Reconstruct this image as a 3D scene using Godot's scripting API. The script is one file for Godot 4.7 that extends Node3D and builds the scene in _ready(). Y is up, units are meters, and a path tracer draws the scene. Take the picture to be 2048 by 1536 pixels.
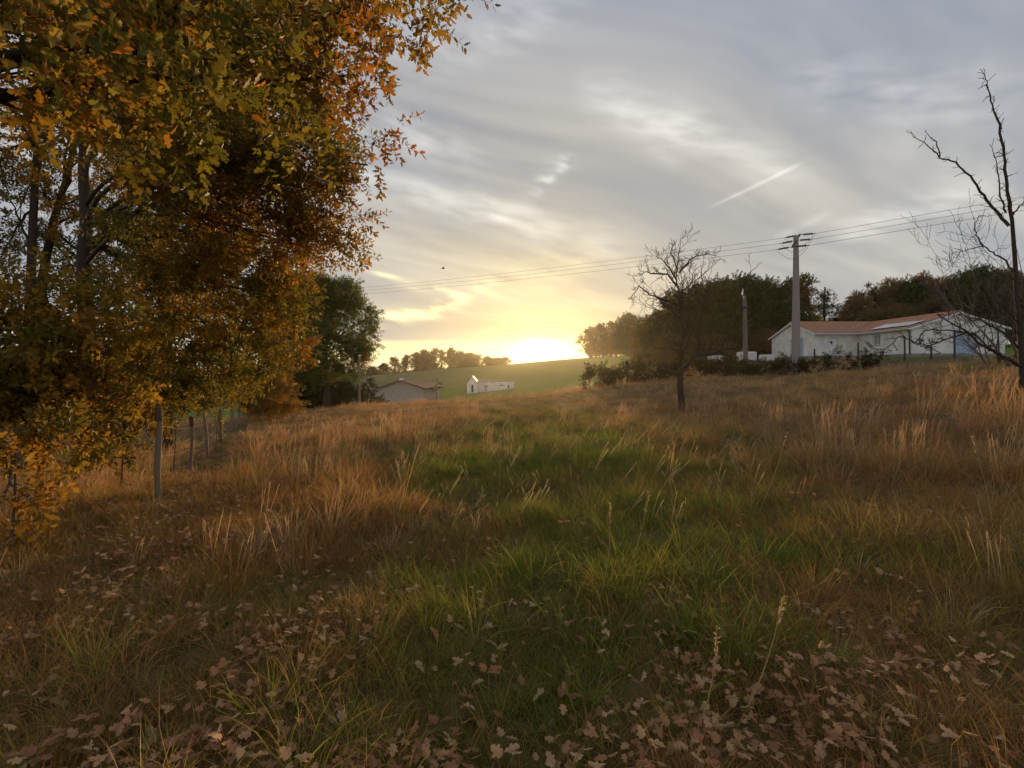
extends Node3D
# A sloping meadow at sunset: autumn oaks and a fence along one side, bare fruit trees, a power line and a white house on the other.
# World: y up, metres, the camera stands at the origin 1.6 m above the ground and looks along -z.

const EYE := 1.6
const SKY_WIDTH := 3072
const TERRAIN := [0.0000,0.0000,0.18940,0.0000,-0.1892,-0.91555,-0.1804,-0.2164,0.30579,0.2141,-0.2141,1.76828,0.0000,-0.4055,1.19152,0.1936,-0.4517,-1.50934,-0.2881,-0.4161,-2.80682,-0.3569,-0.5675,2.08587,-0.4222,-0.7161,2.61999,-0.5768,-1.0547,0.88581,-0.7883,-1.5136,3.19077,-0.8558,-1.6546,-1.31957,-0.4515,-1.4335,-8.94688,-0.3739,-1.2047,2.70080,-0.2139,-0.8021,-3.43367,-0.5537,-1.8271,2.84483,-0.4872,-2.0464,-2.32476,0.0000,-1.2528,-4.42090,0.0000,-0.9163,0.58670,0.0000,-1.5041,0.38925,0.0000,-1.8192,5.12158,-0.1151,-2.1861,3.11979,0.1911,-1.2465,7.34387,0.2759,-0.8329,1.98015,0.3123,-1.3275,-7.36152,0.6721,-1.2696,-0.00284,0.6937,-1.1724,1.28201,0.8791,-1.2406,7.67042,0.5833,-0.5887,-1.46997,0.4177,-0.4774,1.35537,0.9008,-0.6756,-0.34911,0.8451,-1.0061,-4.38398,1.1226,-1.4180,-6.62136,1.3650,-1.3650,5.22044,0.9204,-1.7619,1.23435,1.1878,-1.7818,3.68794,0.9822,-1.5599,-1.97380,0.6350,-1.7318,-3.16213,0.4122,-1.7664,-0.98053,0.4973,-2.5721,-1.29970,0.6113,-3.2176,-7.30961,0.1736,-3.2548,-9.92739,-0.3856,-3.1755,-10.00805,-0.9706,-3.0881,1.30760,-0.1897,-2.4663,2.64751,-0.1539,-2.7698,4.26921,-0.1305,-3.0021,1.93753,0.0867,-2.6018,3.17580,0.2685,-2.9536,4.64787,-0.9922,-2.4805,2.38535,-0.7883,-2.8903,-0.25839,-0.7735,-2.3204,-0.43090,0.0000,-3.7136,7.20481,0.9078,-3.6314,0.55975,-1.3265,-3.5373,1.87911,1.8501,-2.4668,-2.47782,1.7335,-1.7335,-0.31735,-0.7632,-0.5088,-1.48873,-1.0691,-1.0691,-0.68748,-1.4766,-1.4766,-0.57764,-0.9808,0.0000,-0.76267,0.0000,0.9808,0.54863,-0.8119,1.0148,-1.08558,1.0148,0.8119,0.74962,1.4663,0.0000,1.44811,1.8019,1.8019,0.00032,-1.8019,1.8019,1.29894,0.0000,2.3979,-0.16178,-2.5879,-0.3451,0.91097,2.6027,0.0000,-1.89702,0.0000,-4.9003,-0.19667,3.4453,-3.4453,0.97505,-3.4453,-3.4453,-0.87386,4.9003,0.0000,0.50036,-4.9003,0.0000,-0.82584,0.0000,4.9003,-0.99704,3.4453,3.4453,-0.01208,-3.4453,3.4453,0.35686]
const TERRAIN_PLANE := [5.30078,2.31269,0.13571]

var rng := RandomNumberGenerator.new()
var bumps := FastNoiseLite.new()
var patches := FastNoiseLite.new()
var used := {}
var mat := {}
var shape := {}

# ------------------------------------------------------------------ helpers
class Shape:
	var v := PackedVector3Array()
	var n := PackedVector3Array()
	var c := PackedColorArray()
	var smooth := true
	func _init(with_normals := true):
		smooth = with_normals
	func tri(a: Vector3, b: Vector3, d: Vector3, na: Vector3, nb: Vector3, nd: Vector3, col: Color):
		if (d - a).cross(b - a).dot(na + nb + nd) < 0.0:
			v.append_array([a, d, b])
			n.append_array([na, nd, nb])
		else:
			v.append_array([a, b, d])
			n.append_array([na, nb, nd])
		c.append_array([col, col, col])
	func flat(a: Vector3, b: Vector3, d: Vector3, col: Color):
		v.append_array([a, b, d])
		c.append_array([col, col, col])
		if smooth:
			var g := (d - a).cross(b - a).normalized()
			n.append_array([g, g, g])
	func quad(a: Vector3, b: Vector3, d: Vector3, e: Vector3, out: Vector3, col := Color.WHITE):
		tri(a, b, d, out, out, out, col)
		tri(a, d, e, out, out, out, col)
	func box(lo: Vector3, hi: Vector3, col := Color.WHITE, bevel := 0.0):
		# an axis-aligned box, its edges chamfered
		var b := minf(bevel, minf(hi.x - lo.x, minf(hi.y - lo.y, hi.z - lo.z)) * 0.4)
		var m := (lo + hi) / 2.0
		var h := (hi - lo) / 2.0
		for ax in 3:
			for s in [-1.0, 1.0]:
				var u := (ax + 1) % 3
				var w := (ax + 2) % 3
				var p := []
				for q in [[-1, -1], [1, -1], [1, 1], [-1, 1]]:
					var x := Vector3()
					x[ax] = s * h[ax]
					x[u] = q[0] * (h[u] - b)
					x[w] = q[1] * (h[w] - b)
					p.append(m + x)
				var o := Vector3()
				o[ax] = s
				quad(p[0], p[1], p[2], p[3], o, col)
		if b <= 0.0:
			return
		for ax in 3:
			var u := (ax + 1) % 3
			var w := (ax + 2) % 3
			for su in [-1.0, 1.0]:
				for sw in [-1.0, 1.0]:
					var p := []
					for q in [[-1, 0], [1, 0], [1, 1], [-1, 1]]:
						var x := Vector3()
						x[ax] = q[0] * (h[ax] - b)
						x[u] = su * (h[u] - (b if q[1] == 0 else 0.0))
						x[w] = sw * (h[w] - (b if q[1] == 1 else 0.0))
						p.append(m + x)
					var o := Vector3()
					o[u] = su
					o[w] = sw
					quad(p[0], p[1], p[2], p[3], o.normalized(), col)
	func tube(pts: Array, radii: Array, sides := 6, col := Color.WHITE, cap := true, rough := 0.0, rr: RandomNumberGenerator = null):
		var rings := []
		var ref := Vector3(0.31, 0.2, 0.93)
		for k in pts.size():
			var t: Vector3 = (pts[mini(k + 1, pts.size() - 1)] - pts[maxi(k - 1, 0)]).normalized()
			var a := t.cross(ref)
			if a.length() < 0.05:
				a = t.cross(Vector3.RIGHT)
			a = a.normalized()
			var b := t.cross(a)
			ref = b.cross(t) * -1.0 if false else ref
			var ring := []
			for s in sides:
				var g := TAU * s / sides
				var o := a * cos(g) + b * sin(g)
				var r: float = radii[k]
				if rr:
					r *= 1.0 + rr.randf_range(-rough, rough)
				ring.append([pts[k] + o * r, o])
			rings.append(ring)
		for k in pts.size() - 1:
			for s in sides:
				var q := (s + 1) % sides
				var A: Array = rings[k][s]
				var B: Array = rings[k][q]
				var C: Array = rings[k + 1][q]
				var D: Array = rings[k + 1][s]
				tri(A[0], B[0], C[0], A[1], B[1], C[1], col)
				tri(A[0], C[0], D[0], A[1], C[1], D[1], col)
		if cap:
			for e in [0, pts.size() - 1]:
				var o: Vector3 = (pts[e] - pts[1 if e == 0 else e - 1]).normalized()
				for s in range(1, sides - 1):
					tri(rings[e][0][0], rings[e][s][0], rings[e][s + 1][0], o, o, o, col)
	func mesh() -> ArrayMesh:
		var a := []
		a.resize(Mesh.ARRAY_MAX)
		a[Mesh.ARRAY_VERTEX] = v
		a[Mesh.ARRAY_COLOR] = c
		if smooth:
			a[Mesh.ARRAY_NORMAL] = n
		var m := ArrayMesh.new()
		m.add_surface_from_arrays(Mesh.PRIMITIVE_TRIANGLES, a)
		return m

func numbered(called: String) -> String:
	var k: int = used.get(called, 0)
	used[called] = k + 1
	return called if k == 0 else "%s_%03d" % [called, k]

func tag(o: Node3D, label: String, category: String, group := "", kind := ""):
	if label != "":
		o.set_meta("label", label)
	if category != "":
		o.set_meta("category", category)
	if group != "":
		o.set_meta("group", group)
	if kind != "":
		o.set_meta("kind", kind)

func thing(called: String, label: String, category: String, at := Vector3.ZERO, turn := 0.0, group := "") -> Node3D:
	var o := Node3D.new()
	o.name = numbered(called)
	add_child(o)
	o.position = at
	o.rotation.y = turn
	tag(o, label, category, group)
	return o

func part(called: String, m: Mesh, material: Material, parent: Node3D) -> MeshInstance3D:
	var o := MeshInstance3D.new()
	o.name = called
	o.mesh = m
	o.material_override = material
	parent.add_child(o, true)
	return o

func single(called: String, m: Mesh, material: Material, label: String, category: String, at := Vector3.ZERO, group := "", kind := "") -> MeshInstance3D:
	var o := MeshInstance3D.new()
	o.name = numbered(called)
	o.mesh = m
	o.material_override = material
	add_child(o)
	o.position = at
	tag(o, label, category, group, kind)
	return o

func many(called: String, m: Mesh, material: Material, where: Array, tints: Array, parent: Node3D) -> MultiMeshInstance3D:
	var mm := MultiMesh.new()
	mm.transform_format = MultiMesh.TRANSFORM_3D
	mm.use_colors = true
	mm.mesh = m
	mm.instance_count = where.size()
	for i in where.size():
		mm.set_instance_transform(i, where[i])
		mm.set_instance_color(i, tints[i])
	var o := MultiMeshInstance3D.new()
	o.name = called
	o.multimesh = mm
	o.material_override = material
	parent.add_child(o, true)
	o.set_meta("kind", "stuff")
	return o

func spot(px: float, py: float, depth: float) -> Vector3:
	# survey of the place: a point DEPTH metres out; its bearing across and its rise are slopes in 1/1024 (1024 is straight ahead, 740 is eye level)
	return Vector3((px - 1024.0) / 1024.0 * depth, EYE - (py - 740.0) / 1024.0 * depth, -depth)

func broad(x: float, z: float) -> float:
	var r := sqrt(x * x + z * z)
	var k := 1.0 / 12.0 if r < 1e-4 else log(1.0 + r / 12.0) / r
	var u := x * k
	var w := z * k
	var h: float = TERRAIN_PLANE[0] + TERRAIN_PLANE[1] * u + TERRAIN_PLANE[2] * w
	for i in range(0, TERRAIN.size(), 3):
		var a: float = u - TERRAIN[i]
		var b: float = w - TERRAIN[i + 1]
		h += TERRAIN[i + 2] * sqrt(a * a + b * b + 0.05)
	return h

const GX0 := -70.0
const GZ0 := -100.0
const GSTEP := 1.0
const GN := 150
var heights := PackedFloat32Array()

func ground(x: float, z: float) -> float:
	# height of the ground: broad slopes from a one-metre table near by, hummocks of the meadow on top
	var gx := (x - GX0) / GSTEP
	var gz := (z - GZ0) / GSTEP
	var h: float
	if gx >= 0.0 and gz >= 0.0 and gx < GN - 1 and gz < GN - 1:
		var i := int(gx)
		var j := int(gz)
		var a := gx - i
		var b := gz - j
		h = lerpf(lerpf(heights[j * GN + i], heights[j * GN + i + 1], a), lerpf(heights[(j + 1) * GN + i], heights[(j + 1) * GN + i + 1], a), b)
	else:
		h = broad(x, z)
	var near := clampf(1.6 - sqrt(x * x + z * z) / 60.0, 0.0, 1.0)
	return h + near * (0.13 * bumps.get_noise_2d(x, z) + 0.07 * bumps.get_noise_2d(x * 2.6 + 40.0, z * 2.6))

func on_ground(px: float, depth: float) -> Vector3:
	var x := (px - 1024.0) / 1024.0 * depth
	return Vector3(x, ground(x, -depth), -depth)

func noise_tex(size: int, freq: float, seed_: int, lo: Color, hi: Color, octaves := 4, normal := false) -> NoiseTexture2D:
	var f := FastNoiseLite.new()
	f.noise_type = FastNoiseLite.TYPE_SIMPLEX_SMOOTH
	f.seed = seed_
	f.frequency = freq
	f.fractal_octaves = octaves
	var t := NoiseTexture2D.new()
	t.width = size
	t.height = size
	t.seamless = true
	t.noise = f
	if normal:
		t.as_normal_map = true
		t.bump_strength = 6.0
	else:
		var g := Gradient.new()
		g.set_color(0, lo)
		g.set_color(1, hi)
		t.color_ramp = g
	return t

func lin(r: float, g: float, b: float) -> Color:
	return Color(r, g, b).linear_to_srgb()

func paint(key: String, color: Color, roughness := 0.85, tex: Texture2D = null, scale_ := 1.0, bump: Texture2D = null, bump_cm := 1.0) -> StandardMaterial3D:
	var m := StandardMaterial3D.new()
	m.resource_name = key
	m.albedo_color = color
	m.roughness = roughness
	m.metallic_specular = 0.25
	if tex:
		m.albedo_texture = tex
		m.uv1_triplanar = true
		m.uv1_world_triplanar = true
		m.uv1_scale = Vector3.ONE * scale_
	if bump:
		m.heightmap_enabled = true
		m.heightmap_texture = bump
		m.heightmap_scale = bump_cm
		m.uv1_triplanar = true
		m.uv1_world_triplanar = true
		m.uv1_scale = Vector3.ONE * scale_
	mat[key] = m
	return m

func leafy(key: String, through: float, roughness := 0.6) -> StandardMaterial3D:
	var m := paint(key, Color.WHITE, roughness)
	m.vertex_color_use_as_albedo = true
	m.metallic_specular = 0.3
	m.cull_mode = BaseMaterial3D.CULL_DISABLED
	if through > 0.0:
		m.backlight_enabled = true
		m.backlight = lin(through, through, through)
	return m

func pick(list: Array) -> Variant:
	return list[rng.randi() % list.size()]

func jitter(c: Color, by: float) -> Color:
	var k := 1.0 + rng.randf_range(-by, by)
	return Color(c.r * k * (1.0 + rng.randf_range(-by, by) * 0.4), c.g * k * (1.0 + rng.randf_range(-by, by) * 0.4), c.b * k)

func any_dir() -> Vector3:
	var y := rng.randf_range(-1.0, 1.0)
	var a := rng.randf() * TAU
	var r := sqrt(1.0 - y * y)
	return Vector3(r * cos(a), y, r * sin(a))

# ------------------------------------------------------------------ sky
func sky_picture(w: int) -> ImageTexture:
	# air and cloud for every direction. az: degrees right of -z; el: degrees above the horizon
	var h := w / 2
	var soft := FastNoiseLite.new()
	soft.seed = 11
	soft.frequency = 0.42
	soft.fractal_octaves = 3
	soft.noise_type = FastNoiseLite.TYPE_SIMPLEX_SMOOTH
	var wisp := FastNoiseLite.new()
	wisp.seed = 5
	wisp.frequency = 1.3
	wisp.fractal_octaves = 5
	wisp.noise_type = FastNoiseLite.TYPE_SIMPLEX_SMOOTH
	# streaks of cirrus: from, to (az, el), width, strength, raggedness
	var streaks := [
		[-18.0, 20.5, 1.0, 16.4, 1.7, 0.10, 0.7], [-4.0, 17.2, 12.0, 13.6, 1.9, 0.06, 0.7], [9.0, 28.0, 19.0, 24.0, 2.1, 0.07, 0.7], [17.0, 24.6, 28.5, 18.8, 1.7, 0.075, 0.7], [12.0, 26.0, 17.5, 21.8, 1.3, 0.04, 0.9],
		[2.2, 19.4, 6.4, 22.6, 0.9, 0.06, 2.0], [3.4, 19.6, 6.6, 22.4, 0.45, 0.06, 2.2], [22.2, 16.9, 28.8, 19.15, 0.14, 0.13, 0.25], [27.4, 12.9, 31.2, 14.4, 0.4, 0.06, 0.6], [33.0, 12.6, 42.0, 14.5, 1.5, 0.06, 1.4], [30.0, 26.0, 43.0, 21.0, 2.2, 0.04, 1.4], [-12.0, 31.0, 6.0, 36.0, 2.4, 0.04, 1.4], [31.0, 36.0, 46.0, 33.0, 2.4, 0.04, 1.4], [-22.0, 26.0, -6.0, 23.0, 1.6, 0.05, 1.6],
	]
	var gold := [[-16.5, 5.3, -8.0, 6.6, 0.7, 0.24, 2.2], [-10.5, 6.2, -3.0, 9.0, 0.8, 0.16, 2.4], [-14.5, 10.3, -7.0, 8.7, 0.25, 0.14, 2.0], [-12.0, 9.2, -5.0, 7.4, 0.2, 0.08, 2.0], [-3.0, 9.0, 8.0, 12.0, 2.0, 0.06, 1.0]]
	var sun := Vector3(sin(deg_to_rad(3.3)) * cos(deg_to_rad(2.2)), sin(deg_to_rad(2.2)), -cos(deg_to_rad(3.3)) * cos(deg_to_rad(2.2)))
	var data := PackedFloat32Array()
	data.resize(w * h * 3)
	for j in h:
		var el := 90.0 - 180.0 * (j + 0.5) / h
		var lat := deg_to_rad(el)
		var at := j * w * 3
		if el < 0.0:
			for i in w:
				data[at] = 0.22
				data[at + 1] = 0.19
				data[at + 2] = 0.14
				at += 3
			continue
		var y := sin(lat)
		var flat := cos(lat)
		var high := smoothstep(2.0, 44.0, el)
		for i in w:
			var az := 360.0 * (i + 0.5) / w
			if az > 180.0:
				az -= 360.0
			var lon := deg_to_rad(az)
			var d := Vector3(sin(lon) * flat, y, -cos(lon) * flat)
			# a sheet of cloud far above: seen flatter and flatter towards the horizon
			var k := 1.0 / (y + 0.2)
			var p := Vector2(d.x, d.z) * k
			# cloud streets drawn out along one wind, bent by slower eddies
			var bend := soft.get_noise_2d(p.x * 0.5 + 50.0, p.y * 0.5) * 0.8
			var along := p.x * 0.86 - p.y * 0.5 + bend
			var over := p.x * 0.5 + p.y * 0.86 + bend * 0.6
			var big := soft.get_noise_2d(along * 0.55 + 5.0, over * 1.25)
			var fine := wisp.get_noise_2d(along * 0.6, over * 1.9)
			var hair := wisp.get_noise_2d(along * 1.3 + 90.0, over * 6.5)
			var cover := smoothstep(-0.55, 0.45, big + fine * 0.4 + hair * 0.08)
			var away := rad_to_deg(acos(clampf(d.dot(sun), -1.0, 1.0)))
			var warm := exp(-away / 15.0)
			var r := lerpf(lerpf(0.225, 0.078, high), lerpf(0.315, 0.200, high), cover)
			var g := lerpf(lerpf(0.240, 0.124, high), lerpf(0.306, 0.216, high), cover)
			var b := lerpf(lerpf(0.260, 0.215, high), lerpf(0.287, 0.256, high), cover)
			# sky brightened away from the sun, added to light what faces the viewer
			var open := 1.0 + 0.35 * smoothstep(50.0, 120.0, away)
			r *= open
			g *= open
			b *= open
			var lift := (hair * 0.025 + fine * 0.05) * cover
			r += lift
			g += lift
			b += lift * 0.9
			var add := 0.0
			var yellow := 0.0
			if absf(az) < 60.0 and el < 50.0:
				var rag := wisp.get_noise_2d(az * 0.10 - el * 0.06 + 300.0, el * 0.42 + az * 0.10)
				for s in streaks:
					add += streak(s, az, el, rag)
				for s in gold:
					yellow += streak(s, az, el, rag)
			r += add
			g += add * 0.98
			b += add * 0.90
			r += warm * 0.17 + yellow * 1.0
			g += warm * 0.10 + yellow * 0.86
			b += warm * -0.04 + yellow * 0.30
			# the grey bank low in the west and the clear strip of light under its edge
			var edge := 3.35 + 0.25 * big + 0.12 * sin(lon * 7.0)
			var strip := smoothstep(edge + 0.35, edge - 0.15, el)
			var west := exp(-pow(absf(az - 3.3) / 24.0, 2.0))
			var bank := exp(-pow((el - 5.2) / 1.9, 2.0)) * exp(-pow((az - 4.0) / 30.0, 2.0))
			r *= 1.0 - 0.10 * bank
			g *= 1.0 - 0.12 * bank
			b *= 1.0 - 0.16 * bank
			r += strip * (0.05 + 0.34 * west)
			g += strip * (0.04 + 0.25 * west)
			b += strip * (0.01 + 0.03 * west)
			# the glare of the sun behind thin cloud
			var dx := (az - 3.3)
			var dy := (el - 2.0)
			var glare := exp(-sqrt(dx * dx / 9.0 + dy * dy / 1.6))
			var core := exp(-(dx * dx / 2.4 + dy * dy / 0.7))
			var arch := exp(-sqrt(dx * dx / 40.0 + dy * dy / 14.0))
			var inside := lerpf(0.5, 1.0, strip)
			r += glare * 1.7 * inside + core * 8.0 + arch * 0.26
			g += glare * 1.2 * inside + core * 6.0 + arch * 0.17
			b += glare * 0.3 * inside + core * 2.6 + arch * 0.01
			data[at] = r
			data[at + 1] = g
			data[at + 2] = maxf(b, 0.02)
			at += 3
	var im := Image.create_from_data(w, h, false, Image.FORMAT_RGBF, data.to_byte_array())
	return ImageTexture.create_from_image(im)

func streak(s: Array, az: float, el: float, fine: float) -> float:
	var ax: float = s[0]
	var ay: float = s[1]
	var bx: float = s[2] - ax
	var by: float = s[3] - ay
	var t := ((az - ax) * bx + (el - ay) * by) / (bx * bx + by * by)
	if t < -0.35 or t > 1.35:
		return 0.0
	var off := absf((az - ax) * by - (el - ay) * bx) / sqrt(bx * bx + by * by)
	var wide: float = s[4]
	if off > wide * 3.0:
		return 0.0
	var ends := smoothstep(-0.35, 0.2, t) * smoothstep(1.35, 0.8, t)
	return s[5] * ends * exp(-off * off / (wide * wide)) * maxf(0.0, 1.0 + s[6] * fine * 1.6)


# ------------------------------------------------------------------ the ground
func field_color(x: float, z: float) -> Color:
	# what grows there: dry meadow near by, mown green fields on the far slopes
	var d := sqrt(x * x + z * z)
	var n := patches.get_noise_2d(x * 0.35, z * 0.35)
	var meadow := Color(0.20, 0.13, 0.055).lerp(Color(0.14, 0.12, 0.04), smoothstep(-0.2, 0.4, n))
	var green := Color(0.16, 0.25, 0.02).lerp(Color(0.22, 0.265, 0.035), smoothstep(-0.3, 0.4, patches.get_noise_2d(x * 0.05, z * 0.16)))
	var stubble := Color(0.27, 0.24, 0.10).lerp(Color(0.19, 0.2, 0.06), smoothstep(-0.3, 0.3, n))
	var lane := -z - (168.0 + 0.42 * x)      # the edge of the upper field
	var c := green
	if x < 30.0 and lane > 0.0:
		c = stubble.lerp(green, smoothstep(-60.0, 25.0, x))
		if lane < 7.0:
			c = Color(0.22, 0.2, 0.1)
	return meadow.lerp(c, smoothstep(52.0, 66.0, d + 6.0 * n))

func build_ground():
	heights.resize(GN * GN)
	for j in GN:
		for i in GN:
			heights[j * GN + i] = broad(GX0 + i * GSTEP, GZ0 + j * GSTEP)
	var angles := []
	var a := -180.0
	while a < 179.99:
		angles.append(deg_to_rad(a))
		a += 0.5 if absf(a) < 62.0 else 3.0
	angles.append(angles[0] + TAU)
	var radii := [0.0]
	var r := 0.35
	while r < 1000.0:
		radii.append(r)
		r *= 1.055
	var v := PackedVector3Array()
	var c := PackedColorArray()
	var idx := PackedInt32Array()
	var na := angles.size()
	for rr in radii:
		for an in angles:
			var x: float = sin(an) * rr
			var z: float = -cos(an) * rr
			v.append(Vector3(x, ground(x, z), z))
			c.append(field_color(x, z))
	for k in radii.size() - 1:
		for s in na - 1:
			var p := k * na + s
			idx.append_array([p, p + na, p + na + 1, p, p + na + 1, p + 1])
	var n := PackedVector3Array()
	n.resize(v.size())
	for t in range(0, idx.size(), 3):
		var g := (v[idx[t + 2]] - v[idx[t]]).cross(v[idx[t + 1]] - v[idx[t]])
		if g.y < 0.0:
			g = -g
		for q in 3:
			n[idx[t + q]] += g
	for i in n.size():
		n[i] = n[i].normalized() if n[i].length() > 1e-9 else Vector3.UP
	var arrays := []
	arrays.resize(Mesh.ARRAY_MAX)
	arrays[Mesh.ARRAY_VERTEX] = v
	arrays[Mesh.ARRAY_NORMAL] = n
	arrays[Mesh.ARRAY_COLOR] = c
	arrays[Mesh.ARRAY_INDEX] = idx
	var m := ArrayMesh.new()
	m.add_surface_from_arrays(Mesh.PRIMITIVE_TRIANGLES, arrays)
	var soil := paint("soil_and_turf", Color.WHITE, 0.95, noise_tex(512, 0.02, 3, Color(0.55, 0.52, 0.45), Color(1, 1, 1)), 0.35, noise_tex(512, 0.03, 4, Color.BLACK, Color.WHITE), 3.0)
	soil.vertex_color_use_as_albedo = true
	var o := part("ground", m, soil, self)
	o.set_meta("kind", "structure")

# ------------------------------------------------------------------ buildings
func corrugated(a: Vector3, b: Vector3, up_a: Vector3, up_b: Vector3, wave: float, amp: float, rows: int) -> ArrayMesh:
	# a tiled roof slope between the eave A-B and the ridge UP_A-UP_B: rounded channels down the slope, a step at each course
	var s := Shape.new()
	var cols := int((b - a).length() / wave * 4.0)
	var out := (b - a).cross(up_a - a).normalized()
	if out.y < 0.0:
		out = -out
	for k in rows:
		var t0 := float(k) / rows
		var t1 := float(k + 1) / rows
		for i in cols:
			var q := []
			for e in [[i, t0, 1.0], [i + 1, t0, 1.0], [i + 1, t1, 0.0], [i, t1, 0.0]]:
				var f: float = float(e[0]) / cols
				var p := a.lerp(b, f).lerp(up_a.lerp(up_b, f), e[1])
				var ph: float = e[0] / 4.0 * TAU
				q.append([p + out * (amp * sin(ph) + e[2] * 0.02), (out - (b - a).normalized() * cos(ph) * amp * TAU / wave).normalized()])
			var tone := Color.WHITE * (0.86 + 0.24 * rng.randf()) if i % 4 == 0 else s.c[s.c.size() - 1]
			s.tri(q[0][0], q[1][0], q[2][0], q[0][1], q[1][1], q[2][1], tone)
			s.tri(q[0][0], q[2][0], q[3][0], q[0][1], q[2][1], q[3][1], tone)
	return s.mesh()

func wall_with_hole(a: Vector3, b: Vector3, high_a: float, high_b: float, peak: Variant, holes: Array, thick: Vector3) -> ArrayMesh:
	# a wall from A to B (feet), its tops, an optional peak [share along, height], rectangular holes [from, to, sill, head]; THICK points inwards
	var s := Shape.new()
	var along := (b - a)
	var length := along.length()
	var dir := along / length
	var out := -thick.normalized()
	var xs := [0.0, length]
	for q in holes:
		xs.append(q[0])
		xs.append(q[1])
	if peak != null:
		xs.append(peak[0] * length)
	xs.sort()
	var top := func(x: float) -> float:
		if peak != null:
			var px: float = peak[0] * length
			return lerpf(high_a, peak[1], x / px) if x <= px else lerpf(peak[1], high_b, (x - px) / (length - px))
		return lerpf(high_a, high_b, x / length)
	for i in xs.size() - 1:
		var x0: float = xs[i]
		var x1: float = xs[i + 1]
		if x1 - x0 < 0.001:
			continue
		var cut := []
		for q in holes:
			if q[0] <= x0 + 0.001 and q[1] >= x1 - 0.001:
				cut.append(q)
		var low := 0.0
		for q in cut:
			if q[2] > low:
				s.quad(a + dir * x0 + Vector3.UP * low, a + dir * x1 + Vector3.UP * low, a + dir * x1 + Vector3.UP * q[2], a + dir * x0 + Vector3.UP * q[2], out)
			low = q[3]
		s.quad(a + dir * x0 + Vector3.UP * low, a + dir * x1 + Vector3.UP * low, a + dir * x1 + Vector3.UP * top.call(x1), a + dir * x0 + Vector3.UP * top.call(x0), out)
	for q in holes:
		var p0: Vector3 = a + dir * q[0]
		var p1: Vector3 = a + dir * q[1]
		var lo: Vector3 = Vector3.UP * q[2]
		var hi: Vector3 = Vector3.UP * q[3]
		s.quad(p0 + lo, p0 + hi, p0 + hi + thick, p0 + lo + thick, dir)
		s.quad(p1 + lo, p1 + hi, p1 + hi + thick, p1 + lo + thick, -dir)
		s.quad(p0 + hi, p1 + hi, p1 + hi + thick, p0 + hi + thick, Vector3.DOWN)
		s.quad(p0 + lo, p1 + lo, p1 + lo + thick, p0 + lo + thick, Vector3.UP)
	return s.mesh()

func board(a: Vector3, b: Vector3, up: Vector3, thick: Vector3) -> ArrayMesh:
	# a plank from A to B, UP tall and THICK deep
	var s := Shape.new()
	var p := [a, b, b + up, a + up]
	var q := [a + thick, b + thick, b + up + thick, a + up + thick]
	s.quad(p[0], p[1], p[2], p[3], -thick.normalized())
	s.quad(q[0], q[1], q[2], q[3], thick.normalized())
	s.quad(p[3], p[2], q[2], q[3], up.normalized())
	s.quad(p[0], p[1], q[1], q[0], -up.normalized())
	s.quad(p[0], p[3], q[3], q[0], (a - b).normalized())
	s.quad(p[1], p[2], q[2], q[1], (b - a).normalized())
	return s.mesh()

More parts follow.
